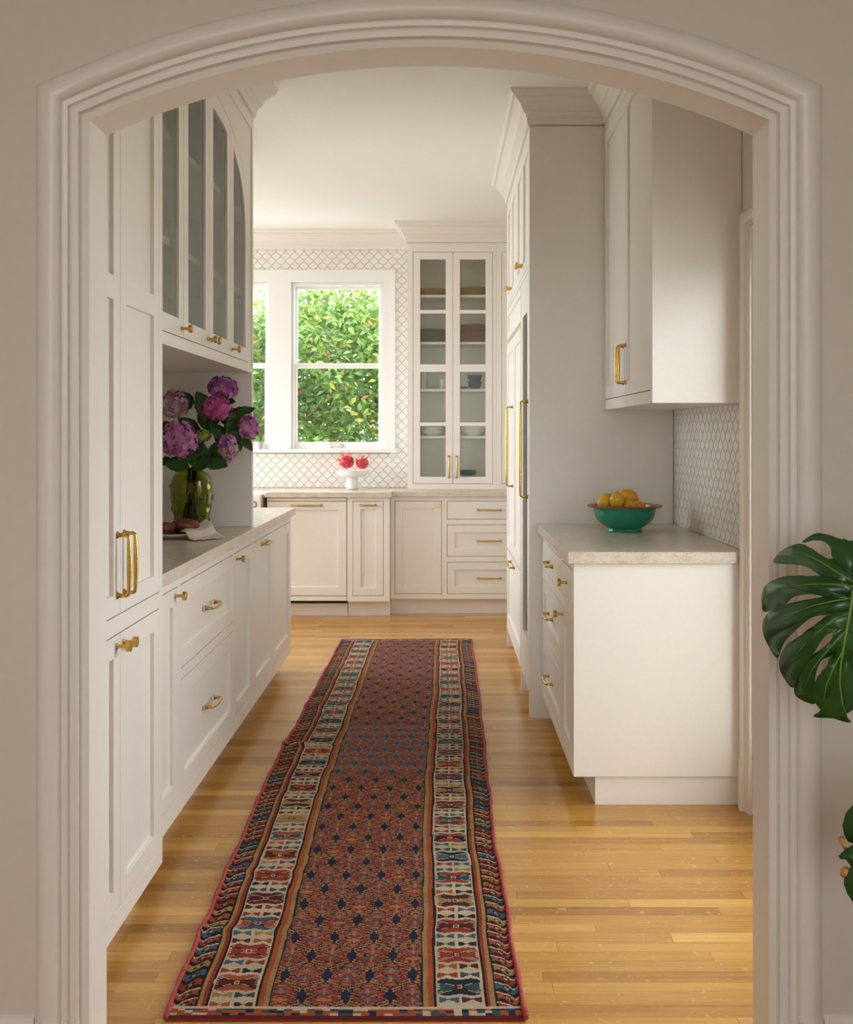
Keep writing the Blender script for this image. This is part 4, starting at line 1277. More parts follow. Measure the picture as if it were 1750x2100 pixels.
# ------------------------------------------------------------------ plate of buns with a napkin
pc = Vector((-1.094, 4.50, CT))
o = MB().lathe([(0.075, 0.0), (0.080, 0.003), (0.100, 0.008), (0.125, 0.016), (0.142, 0.0225), (0.1435, 0.0245), (0.140, 0.0245), (0.118, 0.0165), (0.095, 0.0115), (0.04, 0.0105), (0.005, 0.0105)], 48).build('plate', CERAMIC, None, tuple(pc), smooth=50)
tag(o, 'white plate under the pastries on the left countertop', 'plate')
BUN = mat('baked_pastry', (0.3, 0.1, 0.03), 0.45)
v_ = coords(BUN, (1, 1, 1.6)); n1_ = noise(BUN, v_, 28, 5, 0.65, 0.8)
tc_ = nd(BUN, 'ShaderNodeTexCoord')
lk(BUN, ramp(BUN, n1_, [(0.30, (0.035, 0.009, 0.003)), (0.48, (0.13, 0.030, 0.008)), (0.62, (0.27, 0.080, 0.020)), (0.8, (0.46, 0.20, 0.07))]), bsdf(BUN).inputs['Base Color'])
bump(BUN, n1_, 0.9, 0.012)
def bun(loc, r, h, rot, label, seed):
    rnd = random.Random(seed)
    m = MB(); rows = []; n = 48
    prof = [(0.55, 0.0), (0.84, 0.01), (0.92, 0.18), (0.97, 0.45), (1.02, 0.60), (1.06, 0.66), (1.0, 0.80), (0.86, 0.90)]
    for pr, ph in prof:
        rows.append([(pr * r * (1 + 0.02 * math.sin(5 * a + ph * 6)) * math.cos(a), pr * r * (1 + 0.02 * math.sin(4 * a + ph * 3)) * math.sin(a), ph * h + 0.004 * math.sin(3 * a + seed)) for a in [2 * PI * k / n for k in range(n)]])
    # spiral ridged top
    for q in range(1, 15):
        f = 1 - q / 15.0
        row = []
        for k in range(n):
            a = 2 * PI * k / n
            ridge = 0.5 + 0.5 * math.cos(2 * PI * (f * 3.0 + k / n))
            row.append((0.86 * f * r * math.cos(a), 0.86 * f * r * math.sin(a), h * (0.90 + 0.16 * (1 - f) + 0.16 * ridge * (0.4 + 0.6 * f))))
        rows.append(row)
    m.strip(rows, close_u=True)
    b = (len(rows) - 1) * n; m.f.append(tuple(b + k for k in range(n))); m.f.append(tuple(range(n)))
    o = m.build('pastry_bun', BUN, None, loc, smooth=True, fix=True); o.rotation_euler = (0, 0, rot)
    return tag(o, label, 'pastry', 'spiral buns on the plate')
zp = CT + 0.011
bun((pc.x + 0.062, pc.y - 0.025, zp), 0.043, 0.058, 0.3, 'tall golden brown spiral bun in front of the vase beside the napkin', 1)
bun((pc.x - 0.028, pc.y - 0.03, zp), 0.048, 0.048, 1.9, 'dark glazed spiral bun half hidden by the pantry cabinet', 2)
bun((pc.x + 0.022, pc.y + 0.062, zp), 0.044, 0.056, 4.0, 'rear spiral bun between the other two, touching the vase', 3)
LINEN = mat('linen_cloth', (0.66, 0.58, 0.47), 0.9)
lk(LINEN, ramp(LINEN, noise(LINEN, coords(LINEN, (300, 300, 300)), 1, 3), [(0.3, (0.56, 0.48, 0.38)), (0.7, (0.70, 0.63, 0.53))]), bsdf(LINEN).inputs['Base Color'])
bump(LINEN, noise(LINEN, coords(LINEN, (500, 500, 500)), 1, 2), 0.3, 0.001)
def napkin():
    A = Vector((-1.045, 4.405, CT + 0.028)); B = Vector((-0.978, 4.330, CT + 0.004)); C_ = Vector((-0.866, 4.43, CT + 0.004)); E = Vector((-0.985, 4.60, CT + 0.058))
    m = MB(); rows = []; n = 20
    for i in range(n + 1):
        row = []
        for j in range(n + 1):
            u, v = i / n, j / n
            p = A.lerp(B, u).lerp(E.lerp(C_, u), v)
            # lie on the plate rim then fall to the counter
            d = math.hypot(p.x - pc.x, p.y - pc.y)
            lo = CT + 0.0035 + (0.024 * smoothstep(0.158, 0.138, d) if False else 0.024 * (1 - smoothstep(0.140, 0.172, d)))
            z = lo + 0.034 * v * (1 - u) ** 1.3 + 0.004 * (math.sin(7 * v + 3 * u) + 1) * (1 - u * 0.8) + 0.003 * abs(math.sin(9 * v)) * u
            p.z = z
            p.x += 0.004 * math.sin(11 * v) * u; p.y += 0.003 * math.sin(13 * u + 4 * v)
            row.append(p)
        rows.append(row)
    m.strip(rows)
    o = m.build('linen_napkin', LINEN, None, None, smooth=True)
    s = o.modifiers.new('solid', 'SOLIDIFY'); s.thickness = 0.0022; s.offset = 1
    tag(o, 'crumpled cream linen napkin hanging off the pastry plate', 'napkin')
    # scalloped hem as a part
    hem = MB(); pts = [rows[n][j] + Vector((0, 0, 0.001)) for j in range(n + 1)]
    fine = []
    for j in range(n):
        for q in range(4): fine.append(pts[j].lerp(pts[j + 1], q / 4))
    hem.tube(fine, [0.0018 + 0.0014 * (i % 4 in (1, 2)) for i in range(len(fine))], 6).build('hem', LINEN, o, smooth=True, fix=False)
napkin()

# ------------------------------------------------------------------ green bowl with lemons
bc = Vector(((1281.5 - CX) * 4.80 / F, 4.80, CT))
t = empty('enamel_bowl', tuple(bc), 0, 'green enamel bowl with brown rim holding the lemons', 'bowl')
ENA = mat('green_enamel', (0.01, 0.22, 0.13), 0.12)
lk(ENA, ramp(ENA, noise(ENA, coords(ENA), 30, 2), [(0.3, (0.010, 0.20, 0.12)), (0.7, (0.016, 0.26, 0.155))]), bsdf(ENA).inputs['Base Color'])
RIM = mat('brown_rim', (0.3, 0.1, 0.03), 0.35)
lk(RIM, ramp(RIM, noise(RIM, coords(RIM), 60, 4), [(0.3, (0.17, 0.05, 0.015)), (0.7, (0.36, 0.13, 0.04))]), bsdf(RIM).inputs['Base Color'])
MB().lathe([(0.070, 0.0), (0.078, 0.002), (0.077, 0.008), (0.074, 0.013), (0.085, 0.020), (0.108, 0.036), (0.125, 0.058), (0.133, 0.080), (0.137, 0.100), (0.1385, 0.108), (0.134, 0.108), (0.131, 0.098), (0.127, 0.080), (0.118, 0.058), (0.100, 0.036), (0.07, 0.020), (0.01, 0.016)], 64).build('body', ENA, t, smooth=50)
MB().lathe([(0.1335, 0.1070), (0.1345, 0.1112), (0.150, 0.1150), (0.160, 0.1148), (0.1635, 0.1110), (0.160, 0.1065), (0.148, 0.1050)], 64, cap=False).strip([[(0, 0, 0)] * 2] * 2).build('rim', RIM, t, smooth=50)
LEM = mat('lemon_peel', (0.75, 0.42, 0.02), 0.4)
nl_ = noise(LEM, coords(LEM), 8, 3)
lk(LEM, ramp(LEM, nl_, [(0.3, (0.60, 0.29, 0.008)), (0.7, (0.72, 0.39, 0.015))]), bsdf(LEM).inputs['Base Color'])
bump(LEM, noise(LEM, coords(LEM), 260, 2), 0.5, 0.0015)
LTIP = mat('lemon_stub', (0.10, 0.06, 0.02), 0.7)
lem_me = MB().lathe([(0.001, -0.046), (0.005, -0.0445), (0.008, -0.0405), (0.016, -0.036), (0.024, -0.027), (0.0295, -0.012), (0.0305, 0.002), (0.0285, 0.016), (0.0225, 0.028), (0.014, 0.0355), (0.008, 0.0385), (0.0035, 0.040), (0.001, 0.0400)], 28).mesh('peel', smooth=True)
stub_me = MB().lathe([(0.0036, 0.0385), (0.0030, 0.0418), (0.0015, 0.0422)], 10).mesh('stub', smooth=40)
def lemon(px, py, D, direc, s, label):
    c = W(px, py, D)
    t = empty('lemon', tuple(c), 0, label, 'lemon', 'lemons in the green bowl')
    q = Vector((0, 0, 1)).rotation_difference(Vector(direc).normalized())
    t.rotation_euler = q.to_euler(); t.scale = (s, s, s)
    link('peel', lem_me, LEM, t); link('stub', stub_me, LTIP, t)
lemon(1242, 1028, 4.80, (0.75, 0.1, 0.75), 0.98, 'leftmost lemon in the green bowl')
lemon(1265.5, 1027, 4.755, (0.0, -0.35, 0.95), 1.02, 'upright lemon with its stub on top in the green bowl')
lemon(1290, 1019, 4.84, (0.85, -0.3, -0.25), 1.06, 'highest lemon lying on its side in the green bowl')
lemon(1292, 1038, 4.745, (-0.1, -0.95, 0.1), 0.95, 'front lemon with its end towards us in the green bowl')
lemon(1311, 1040, 4.80, (0.7, -0.5, -0.4), 0.86, 'rightmost lemon, low behind the brown rim')
lemon(1272, 1048, 4.86, (0.9, 0.3, 0.1), 0.95, 'hidden lemon at the bottom of the pile')

# ------------------------------------------------------------------ cake stand with dragon fruit on the back counter
cd_ = 8.44
cs = Vector(((722.5 - CX) * cd_ / F, cd_, CT))
o = MB().lathe([(0.040, 0.0), (0.044, 0.001), (0.049, 0.006), (0.050, 0.012), (0.0465, 0.040), (0.0455, 0.088), (0.050, 0.094), (0.095, 0.098), (0.112, 0.112), (0.126, 0.140), (0.128, 0.1465), (0.124, 0.1465), (0.110, 0.120), (0.09, 0.106), (0.01, 0.104)], 48).build('cake_stand', CERAMIC, None, tuple(cs), smooth=45)
tag(o, 'white pedestal dish with red fruit under the window', 'cake stand')
DRG = mat('dragon_fruit_skin', (0.6, 0.03, 0.08), 0.4)
lk(DRG, ramp(DRG, noise(DRG, coords(DRG), 22, 3), [(0.3, (0.50, 0.012, 0.045)), (0.6, (0.66, 0.035, 0.075)), (0.85, (0.75, 0.16, 0.16))]), bsdf(DRG).inputs['Base Color'])
DSC = mat('dragon_fruit_scale', (0.6, 0.1, 0.1), 0.45)
lk(DSC, attr(DSC, 'col').outputs['Color'], bsdf(DSC).inputs['Base Color'])
def dragonfruit(px, py, r, h, tilt, label, seed):
    rnd = random.Random(seed); c = W(px, py, cd_ - 0.005)
    t = empty('dragon_fruit', tuple(c), 0, label, 'fruit', 'dragon fruit on the pedestal dish')
    t.rotation_euler = tilt
    MB().lathe([(0.002, -1.0), (0.35, -0.93), (0.7, -0.70), (0.94, -0.3), (1.0, 0.1), (0.9, 0.5), (0.6, 0.83), (0.25, 0.98), (0.002, 1.0)], 24).build('skin', DRG, t, smooth=True)
    sk = t.children[0]; sk.scale = (r, r, h)
    for k in range(17):
        z = -0.75 + 1.65 * k / 17; a = k * 2.39996
        rr = math.sqrt(max(0.05, 1 - z * z))
        p = Vector((rr * r * math.cos(a), rr * r * math.sin(a), z * h)) * 0.97
        n = Vector((rr * math.cos(a), rr * math.sin(a), z * 0.9)).normalized()
        up = (Vector((0, 0, 1)) + n * 0.45).normalized()
        m = MB(); leaf_geo(m, p, up, n, r * rnd.uniform(0.6, 0.95), r * 0.55, -0.15, -0.35, 5, prof=lambda q: (1 - q) ** 0.7 * (0.75 + 0.5 * q))
        me = m.mesh('scale', smooth=True, fix=False)
        at = me.attributes.new('col', 'FLOAT_COLOR', 'FACE'); cc = []
        tip = rnd.choice([(0.62, 0.45, 0.03), (0.42, 0.40, 0.05), (0.66, 0.30, 0.03)])
        for i in range(5):
            q = i / 4.0
            for _ in range(4): cc.append(tuple(a_ * (1 - q) + b_ * q for a_, b_ in zip((0.62, 0.05, 0.08), tip)) + (1,))
        at.data.foreach_set('color', np.array(cc, np.float32).ravel())
        link('scale', me, DSC, t)
dragonfruit(712, 946.5, 0.054, 0.056, (0.25, -0.9, 0.3), 'larger pink dragon fruit with yellow tips on the pedestal dish', 3)
dragonfruit(743, 950, 0.049, 0.046, (0.1, 0.15, 1.0), 'smaller pink dragon fruit on the right of the pedestal dish', 8)

# ------------------------------------------------------------------ little pot on the window stool
pp = Vector(((532.5 - CX) * 8.665 / F, 8.665, 1.2248))
t = empty('flower_pot', tuple(pp), 0, 'small grey fluted plant pot on the window sill', 'plant pot')
POT = mat('grey_glaze', (0.50, 0.52, 0.50), 0.35)
m = MB(); rows = []
for r_, h_ in ((0.018, 0.0), (0.021, 0.004), (0.026, 0.02), (0.0285, 0.04), (0.029, 0.058), (0.026, 0.058), (0.024, 0.05)):
    rows.append([(r_ * (1 + 0.03 * (k % 2)) * math.cos(2 * PI * k / 40), r_ * (1 + 0.03 * (k % 2)) * math.sin(2 * PI * k / 40), h_) for k in range(40)])
m.strip(rows, close_u=True); m.f.append(tuple(range(40))); m.f.append(tuple(6 * 40 + k for k in range(40)))
m.build('pot', POT, t, smooth=20)
SUC = mat('succulent_leaf', (0.35, 0.42, 0.10), 0.5)
for k in range(9):
    a = k * 2.4; m = MB()
    leaf_geo(m, (0.006 * math.cos(a), 0.006 * math.sin(a), 0.048), (0.8 * math.cos(a), 0.8 * math.sin(a), 0.9), (-math.cos(a), -math.sin(a), 0.6), 0.032, 0.016, 0.2, 0.3, 4)
    link('leaf', m.mesh('leaf', smooth=True, fix=False), SUC, t)

# ------------------------------------------------------------------ dishes in the glass cupboard
GOLDP = mat('tan_glazed_plate', (0.50, 0.27, 0.06), 0.3)
DARKP = mat('olive_brown_plate', (0.19, 0.11, 0.035), 0.35)
BROWNP = mat('brown_glazed_plate', (0.38, 0.16, 0.04), 0.3)
BLUEP = mat('blue_glazed_plate', (0.025, 0.05, 0.13), 0.25)
plate_prof = [(0.45, 0.0), (0.55, 0.04), (0.8, 0.5), (0.99, 0.90), (1.0, 1.0), (0.96, 1.0), (0.75, 0.62), (0.5, 0.30), (0.02, 0.26)]
def plate_mesh(r, h, mt):
    me = MB().lathe([(a * r, b * h) for a, b in plate_prof], 32).mesh('plate', smooth=50); me.materials.append(mt); return me
def stack(x, y, z, r, n, dz, mt, label, grp, h=0.018):
    me = plate_mesh(r, h, mt)
    for k in range(n):
        o = link('plate', me, None, None, (x + R.uniform(-.001, .001), y, z + 0.0006 + k * dz))
        pos = 'top' if k == n - 1 else 'bottom' if k == 0 else ('second', 'third', 'fourth', 'fifth', 'sixth', 'seventh', 'eighth', 'ninth', 'tenth')[k - 1]
        tag(o, label.replace(' plate ', ' plate, %s ' % pos, 1) if k in (0, n - 1) else label.replace(' plate ', ' plate, %s from bottom ' % pos, 1), 'plate', grp)
yd = 8.53
xA, xB = -0.256 + 0.186, -0.256 + 0.505
stack(xA, yd, 2.408, 0.118, 5, 0.0095, GOLDP, 'tan plate of the left stack on the top cupboard shelf', 'tan plates, top shelf left')
stack(xB + 0.015, yd, 2.408, 0.118, 6, 0.0095, GOLDP, 'tan plate of the right stack on the top cupboard shelf', 'tan plates, top shelf right')
stack(xA - 0.006, yd, 2.048, 0.121, 8, 0.0122, DARKP, 'olive brown plate of the left stack on the second cupboard shelf', 'olive brown plates, second shelf')
stack(xB + 0.015, yd, 2.048, 0.121, 11, 0.0122, BROWNP, 'chestnut brown plate of the tall right stack on the second shelf', 'brown plates, second shelf')
stack(xB - 0.03, yd, 0.9645, 0.105, 4, 0.009, BLUEP, 'larger blue plate of the stack on the cupboard floor', 'blue plates, cupboard floor')
stack(xB - 0.045, yd, 0.9645 + 0.0575, 0.072, 4, 0.009, BLUEP, 'smaller blue plate of the upper pile on the cupboard floor', 'small blue plates, cupboard floor', 0.014)
CREAMC = mat('cream_glaze', (0.70, 0.66, 0.52), 0.3)
def pot_(name, x, z, prof, mt, label, cat, grp=None, n=28):
    o = MB().lathe(prof, n).build(name, mt, None, (x, yd - 0.03, z + 0.0005), smooth=45)
    return tag(o, label, cat, grp)
cup = lambda r, h, tp=1.0: [(r * 0.75, 0), (r * 0.9, 0.004), (r * 0.97, h * 0.35), (r * tp, h), (r * tp - 0.004, h), (r * 0.9, h * 0.35), (r * 0.6, 0.01), (0.002, 0.008)]
pot_('tumbler', xA - 0.070, 1.688, cup(0.036, 0.135), CREAMC, 'tall cream tumbler on the third cupboard shelf', 'tumbler')
pot_('tumbler', xA + 0.080, 1.688, cup(0.027, 0.080, 1.05), CERAMIC, 'short white cup at the right of the third cupboard shelf', 'cup')
for k in range(3):
    pot_('saucer', xA + 0.005, 1.688 + k * 0.014, [(0.030, 0), (0.042, 0.010), (0.044, 0.013), (0.040, 0.012), (0.002, 0.008)], CREAMC, 'small cream saucer, %s of three, stacked between tumbler and cup' % ('bottom', 'middle', 'top')[k], 'saucer', 'cream saucers, third shelf')
bowlp = lambda r, h: [(r * 0.5, 0), (r * 0.55, 0.004), (r * 0.85, h * 0.45), (r, h), (r - 0.005, h), (r * 0.8, h * 0.5), (r * 0.4, 0.012), (0.002, 0.01)]
pot_('cereal_bowl', xB + 0.012, 1.688, bowlp(0.055, 0.062), BLUEP, 'lower blue bowl on the third cupboard shelf', 'bowl')
pot_('cereal_bowl', xB + 0.012, 1.688 + 0.048, bowlp(0.057, 0.062), BLUEP, 'upper blue bowl stacked on the third cupboard shelf', 'bowl')
for k in range(2):
    pot_('saucer', xB - 0.075, 1.688 + k * 0.011, [(0.030, 0), (0.036, 0.006), (0.038, 0.010), (0.030, 0.009), (0.002, 0.007)], BROWNP, '%s small brown dish beside the blue bowls' % ('lower', 'upper')[k], 'dish', 'small brown dishes, third shelf')
for k in range(3):
    pot_('serving_bowl', xA, 1.329 + k * 0.026, bowlp(0.105, 0.042), CERAMIC, '%s white serving bowl of the left stack on the fourth cupboard shelf' % ('bottom', 'middle', 'top')[k], 'bowl', 'white serving bowls, fourth shelf')
pot_('serving_bowl', xB, 1.329, bowlp(0.110, 0.085), CERAMIC, 'single deep white bowl at right on the fourth cupboard shelf', 'bowl')
# ------------------------------------------------------------------ monstera at the right edge, in the front room
MON = mat('monstera_leaf', (0.02, 0.09, 0.015), 0.32)
nm_ = noise(MON, coords(MON), 9, 4)
lk(MON, ramp(MON, nm_, [(0.3, (0.010, 0.055, 0.008)), (0.6, (0.022, 0.095, 0.014)), (0.85, (0.045, 0.14, 0.022))]), bsdf(MON).inputs['Base Color'])
VEIN = mat('leaf_vein', (0.16, 0.28, 0.04), 0.4)
DRY = mat('withered_leaf', (0.55, 0.22, 0.03), 0.6)
lk(DRY, ramp(DRY, noise(DRY, coords(DRY), 30, 3), [(0.3, (0.50, 0.17, 0.015)), (0.7, (0.66, 0.38, 0.14))]), bsdf(DRY).inputs['Base Color'])
def monstera():
    D0 = 1.78
    P = lambda X, Y: (1500 + X / 2.0, 1050 + Y / 2.0)
    root = Vector((0.98, 1.72, 0.0))
    t = empty('monstera_plant', tuple(root), 0, 'green monstera plant with split leaves at the right edge', 'plant')
    ax0, ax1 = Vector((512, 250)), Vector((440, 690))
    d = (ax1 - ax0).normalized()
    def depth(X, Y):
        v = Vector((X, Y)) - ax0
        s = v.x * d.y - v.y * d.x; l = v.dot(d)
        # blade arches away from its midrib and droops to the tip
        return D0 + 0.00000130 * s * s + 0.0000003 * (l - 200) ** 2
    def pt(X, Y, off=0.0):
        x, y = P(X, Y); return W(x, y, depth(X, Y) + off) - root
    lobes = [
        [(520, 128), (480, 118), (440, 108), (400, 95), (355, 86), (320, 100), (290, 125), (345, 114), (385, 124), (408, 150), (416, 188), (460, 225), (512, 262)],
        [(416, 190), (400, 193), (360, 170), (320, 145), (285, 130), (240, 140), (200, 165), (172, 206), (240, 213), (300, 222), (340, 240), (361, 260), (430, 285), (504, 312), (512, 250), (460, 218)],
        [(361, 262), (300, 264), (230, 262), (170, 280), (135, 310), (124, 350), (130, 408), (165, 400), (215, 380), (250, 350), (290, 338), (340, 334), (381, 345), (440, 352), (496, 362), (506, 300), (430, 280)],
        [(381, 347), (300, 362), (220, 380), (160, 410), (135, 445), (132, 490), (150, 540), (190, 600), (205, 565), (225, 525), (255, 495), (300, 455), (340, 430), (393, 420), (440, 415), (487, 418), (498, 350), (440, 345)],
        [(393, 425), (360, 450), (320, 480), (280, 510), (230, 545), (205, 590), (200, 640), (225, 690), (258, 720), (285, 660), (310, 620), (335, 588), (360, 545), (390, 505), (419, 492), (445, 482), (474, 484), (488, 408), (440, 408)],
        [(419, 497), (415, 515), (390, 545), (340, 585), (300, 620), (270, 670), (260, 715), (265, 750), (300, 775), (345, 785), (342, 740), (345, 685), (355, 640), (375, 605), (400, 594), (430, 575), (459, 565), (476, 474), (445, 478)],
        [(400, 600), (395, 625), (365, 665), (347, 690), (335, 730), (345, 780), (385, 828), (430, 850), (490, 862), (473, 835), (470, 800), (462, 740), (446, 660), (460, 555), (430, 570)],
    ]
    def mirror(p):
        v = Vector(p) - ax0; l = v.dot(d); s = v.x * d.y - v.y * d.x
        n = Vector((d.y, -d.x))
        q = ax0 + d * l - n * s
        return (q.x, q.y)
    def rounded(p):
        n = len(p); out = []
        for i in range(n):
            a, b, c, e = (Vector(p[(i + k) % n]) for k in (-1, 0, 1, 2))
            for t_ in (0.0, 1 / 3, 2 / 3):
                q = 0.5 * (2 * b + (c - a) * t_ + (2 * a - 5 * b + 4 * c - e) * t_ ** 2 + (3 * b - a - 3 * c + e) * t_ ** 3)
                out.append((q.x, q.y))
        return out
    lobes = [rounded(L) for L in lobes]
    m = MB()
    def add(poly, off):
        # subdivide towards the polygon centre so that the blade can curve
        n = len(poly); b = len(m.v)
        me = bpy.data.meshes.new('tmp')
        me.from_pydata([(x, y, 0) for x, y in poly], [], [tuple(range(n))])
        bm = bmesh.new(); bm.from_mesh(me)
        bmesh.ops.triangulate(bm, faces=bm.faces, ngon_method='EAR_CLIP')
        bmesh.ops.subdivide_edges(bm, edges=bm.edges, cuts=1, use_grid_fill=True)
        bmesh.ops.triangulate(bm, faces=bm.faces)
        bm.verts.index_update()
        for v in bm.verts: m.v.append(tuple(pt(v.co.x, v.co.y, off)))
        for f in bm.faces: m.f.append(tuple(b + v.index for v in f.verts))
        bm.free(); bpy.data.meshes.remove(me)
    for k, L in enumerate(lobes):
        add(L, 0.0012 * (k % 2))
    for k, L in enumerate(lobes):
        add([mirror(p) for p in L], 0.0012 * (k % 2))
    o = m.build('leaf_blade', MON, t, smooth=True, fix=True)
    s = o.modifiers.new('solid', 'SOLIDIFY'); s.thickness = 0.0014
    vm = MB()
    ax = [(512, 235), (506, 300), (498, 355), (488, 410), (475, 480), (460, 560), (448, 640), (446, 700), (455, 780), (474, 840)]
    vm.tube([pt(x, y, -0.0012) for x, y in ax], [0.0034 * (1 - 0.075 * i) for i in range(len(ax))], 7)
    for vein in ([(508, 290), (440, 250), (370, 205), (300, 170), (230, 165)], [(500, 306 + 0), (420, 296), (330, 296), (240, 305), (180, 330)], [(496, 352), (420, 365), (330, 385), (250, 420), (190, 470)],
                 [(488, 412), (420, 440), (360, 490), (300, 545), (250, 610)], [(474, 484), (430, 530), (380, 585), (330, 650), (300, 720)], [(458, 570), (420, 640), (390, 710), (380, 780)]):
        vm.tube([pt(x, y, -0.0010) for x, y in vein], [0.0016, 0.0013, 0.0010, 0.0007, 0.0004][:len(vein)], 5)
    vm.build('midrib', VEIN, t, smooth=True, fix=False)
    # second, lower foliage partly outside the frame
    def blade(name, poly, off, mt):
        mm = MB(); n = len(poly); pts = [W(*P(*q), 1.80 + off) - root for q in poly]
        c = sum(pts, Vector()) / n + Vector((0, -0.012, 0))
        mm.v = [tuple(c)] + [tuple(p) for p in pts]; mm.f = [(0, i + 1, (i + 1) % n + 1) for i in range(n)]
        o = mm.build(name, mt, t, smooth=True, fix=True)
        sm = o.modifiers.new('solid', 'SOLIDIFY'); sm.thickness = 0.0016
        return o
    blade('leaf', [(560, 1150), (500, 1200), (470, 1235), (456, 1285), (464, 1325), (478, 1352), (520, 1365), (600, 1340), (640, 1240)], 0.0, MON)
    blade('leaf', [(440, 1412), (452, 1398), (475, 1380), (500, 1365), (560, 1350), (640, 1400), (620, 1460), (540, 1470), (490, 1452), (478, 1435), (470, 1425), (462, 1422), (450, 1424)], -0.02, MON)
    blade('leaf', [(500, 1440), (478, 1475), (464, 1500), (462, 1528), (476, 1565), (500, 1602), (560, 1640), (640, 1600), (640, 1480), (560, 1430)], 0.01, MON)
    blade('withered_leaf', [(437, 1336), (446, 1330), (456, 1328), (463, 1332), (466, 1345), (464, 1368), (470, 1385), (480, 1384), (466, 1390), (456, 1372)], -0.01, DRY)
    blade('withered_leaf', [(447, 1490), (449, 1470), (456, 1456), (472, 1450), (482, 1458), (486, 1462), (476, 1480), (466, 1503), (458, 1500)], 0.0, DRY)
    # stalks and pot, beyond the right edge of the photograph
    base = Vector((0, 0, 0.30))
    for tx, ty, D_ in ((512, 235, 1.78), (600, 1250, 1.80), (600, 1420, 1.78), (600, 1540, 1.81)):
        e = W(*P(tx, ty), D_) - root
        mid = (base + e) / 2 + Vector((0.06, 0.02, 0.08))
        pts = [base, base.lerp(mid, 0.5) + Vector((0.02, 0, 0.05)), mid, mid.lerp(e, 0.6) + Vector((0.02, 0, 0.06)), e]
        MB().tube(pts, [0.009, 0.008, 0.007, 0.005, 0.0035], 8).build('stalk', VEIN, t, smooth=True)
    TER = mat('terracotta', (0.45, 0.20, 0.10), 0.8)
    MB().lathe([(0.11, 0.0), (0.12, 0.005), (0.155, 0.27), (0.165, 0.275), (0.165, 0.315), (0.150, 0.315), (0.145, 0.29), (0.01, 0.285)], 40).build('pot', TER, t, smooth=40)
monstera()

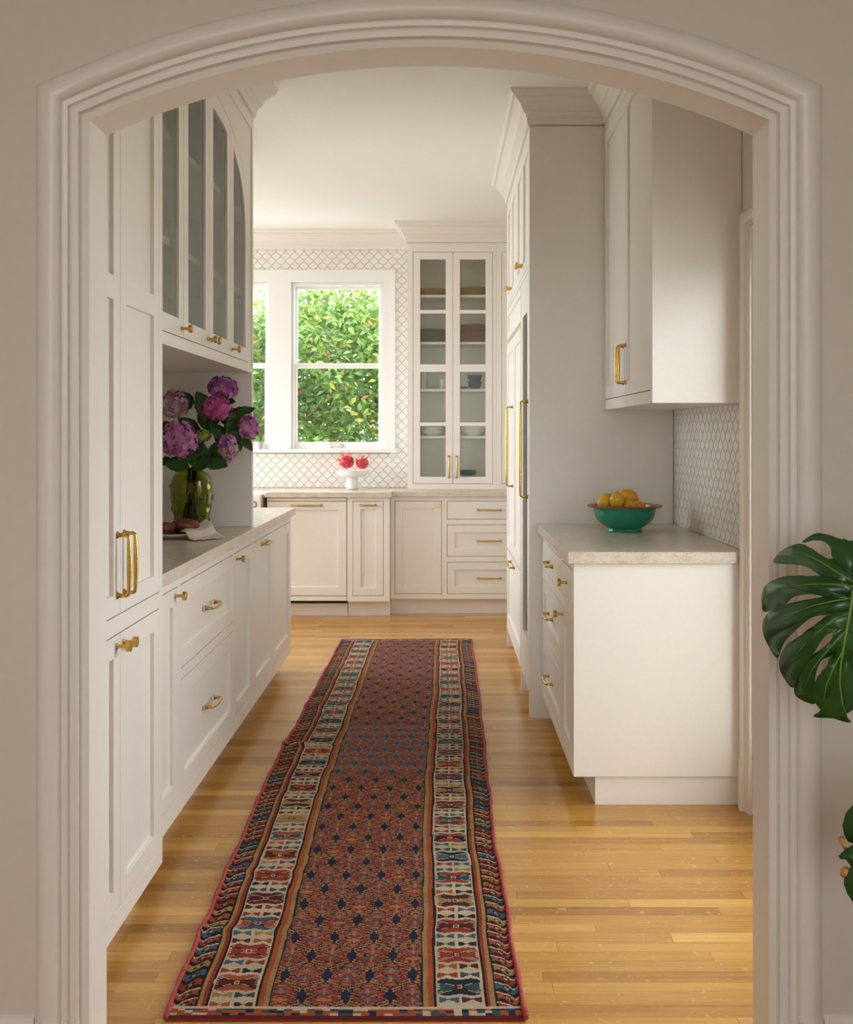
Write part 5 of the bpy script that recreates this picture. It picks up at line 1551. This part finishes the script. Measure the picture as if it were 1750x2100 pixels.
# ------------------------------------------------------------------ hedge outside the windows
def hedge():
    rs = np.random.RandomState(11)
    t = empty('garden_hedge', (-1.3, 11.0, -0.32), 0, 'tall glossy green leafy hedge outside the windows', 'hedge')
    n = 42000
    x = rs.uniform(-2.6, 2.2, n)
    z = rs.uniform(0.15, 1.0, n) ** 0.9 * 3.75
    topz = 3.28 + 0.22 * np.sin(x * 2.1 + 1) + 0.15 * np.sin(x * 5.3)
    z = z * topz / 3.4
    surf = 0.10 * np.sin(x * 3.1 + z * 2.0) + 0.10 * np.sin(z * 4.3 + x * 1.3) + 0.06 * np.sin(x * 9 + z * 7)
    y = -0.35 + surf + rs.gamma(1.6, 0.17, n)
    keep = rs.rand(n) < np.clip(0.72 + 0.9 * (0.5 + 0.5 * np.sin(x * 4.7 + np.sin(z * 3.3) * 2) * np.sin(z * 5.1 + x * 2)), 0, 1)
    keep &= rs.rand(n) < np.clip((z - 1.42) * 3.0 + 0.25, 0.2, 1)
    keep &= rs.rand(n) < np.clip((3.25 + 0.25 * np.sin(x * 3.3 + 0.6) - z) * 2.2, 0.12, 1)
    x, y, z = x[keep], y[keep], z[keep]
    nb = 16000                                  # deeper foliage behind
    xb = rs.uniform(-2.7, 2.3, nb); zb = rs.uniform(0.2, 1.0, nb) ** 0.8 * (2.80 + 0.2 * np.sin(xb * 2.1 + 1)); yb = rs.uniform(0.35, 0.95, nb)
    kb = (rs.rand(nb) < np.clip((zb - 1.55) * 2.2, 0.15, 1)) & ~((np.hypot(xb - 0.62, (zb - 2.05) * 1.5) < 0.13) | (np.hypot(xb - 0.70, (zb - 1.72) * 1.0) < 0.16))
    x = np.concatenate([x, xb[kb]]); y = np.concatenate([y, yb[kb]]); z = np.concatenate([z, zb[kb]]); n = len(x)
    # leaf frame
    ang = rs.uniform(0, 2 * PI, n)
    dirs = np.stack([np.cos(ang) * 0.9, rs.uniform(-0.7, 0.1, n), np.sin(ang) * 0.6 - 0.45], 1); dirs /= np.linalg.norm(dirs, axis=1)[:, None]
    nr = np.stack([rs.normal(0, 0.55, n), -1 + rs.normal(0, 0.35, n), 0.65 + rs.normal(0, 0.5, n)], 1)
    nr -= dirs * (nr * dirs).sum(1)[:, None]; nr /= np.linalg.norm(nr, axis=1)[:, None]
    s = np.cross(dirs, nr)
    L = (rs.uniform(0.055, 0.105, n) * np.where(y > 0.34, 1.5, 1.0))[:, None]; Wd = L * rs.uniform(0.40, 0.52, n)[:, None]
    c = np.stack([x, y, z], 1)
    v = np.stack([c, c + dirs * L * 0.45 + s * Wd * 0.5 + nr * Wd * 0.12, c + dirs * L * 0.48 - nr * L * 0.03, c + dirs * L * 0.45 - s * Wd * 0.5 + nr * Wd * 0.12, c + dirs * L - nr * L * 0.16], 1)
    verts = v.reshape(-1, 3)
    b = (np.arange(n) * 5)[:, None]
    f = np.concatenate([b + np.array([[0, 1, 2]]), b + np.array([[0, 2, 3]]), b + np.array([[1, 4, 2]]), b + np.array([[2, 4, 3]])], 1).reshape(-1, 3)
    me = bpy.data.meshes.new('foliage')
    me.from_pydata(verts.tolist(), [], f.tolist())
    pal = np.array([(0.055, 0.15, 0.028), (0.085, 0.21, 0.04), (0.13, 0.28, 0.05), (0.045, 0.12, 0.03), (0.30, 0.38, 0.06), (0.36, 0.16, 0.09)])
    pr = np.array([0.30, 0.30, 0.20, 0.12, 0.055, 0.025])
    idx = rs.choice(6, n, p=pr)
    col = pal[idx] * np.array((1.40, 1.15, 0.85)) * rs.uniform(0.7, 1.35, n)[:, None]
    hi = np.clip((z - 2.3) / 1.0, 0, 1)[:, None]
    col = col * (1 - 0.35 * hi) + np.array((0.30, 0.40, 0.07)) * 0.35 * hi  # sunlit yellow-green of the hedge top blended into the leaf colour
    fc = np.ones((n * 4, 4), np.float32); fc[:, :3] = np.repeat(col, 4, 0)
    at = me.attributes.new('col', 'FLOAT_COLOR', 'FACE'); at.data.foreach_set('color', fc.ravel())
    me.polygons.foreach_set('use_smooth', np.ones(len(me.polygons), bool))
    HM = mat('hedge_leaf', (0.1, 0.2, 0.04), 0.3)
    ca = attr(HM, 'col').outputs['Color']
    lk(HM, ca, bsdf(HM).inputs['Base Color'])
    nt = HM.node_tree
    tl = nd(HM, 'ShaderNodeBsdfTranslucent'); lk(HM, ca, tl.inputs[0])
    mx = nd(HM, 'ShaderNodeMixShader'); mx.inputs[0].default_value = 0.35
    outn = [q for q in nt.nodes if q.type == 'OUTPUT_MATERIAL'][0]
    lk(HM, bsdf(HM).outputs[0], mx.inputs[1]); lk(HM, tl.outputs[0], mx.inputs[2]); lk(HM, mx.outputs[0], outn.inputs[0])
    o = link('foliage', me, HM, t); o['kind'] = 'stuff'
    BARK = mat('hedge_bark', (0.22, 0.14, 0.08), 0.9)
    lk(BARK, ramp(BARK, noise(BARK, coords(BARK, (20, 20, 4)), 1, 4), [(0.3, (0.12, 0.075, 0.04)), (0.7, (0.30, 0.21, 0.13))]), bsdf(BARK).inputs['Base Color'])
    rnd = random.Random(5)
    for k in range(13):
        x0 = -2.4 + 4.4 * k / 12 + rnd.uniform(-0.1, 0.1); y0 = rnd.uniform(-0.05, 0.2)
        rr = 0.05 if k == 5 else rnd.uniform(0.012, 0.025)
        if k == 5: x0, y0 = -0.02, -0.08
        pts = [(x0 + 0.10 * math.sin(q * 1.3 + k) * q / 3, y0 + 0.06 * math.sin(q * 1.7 + k), q * (2.9 if k != 5 else 2.0) / 6) for q in range(7)]
        MB().tube(pts, [rr * (1 - 0.1 * q) for q in range(7)], 7).build('branch', BARK, t, smooth=True)
hedge()
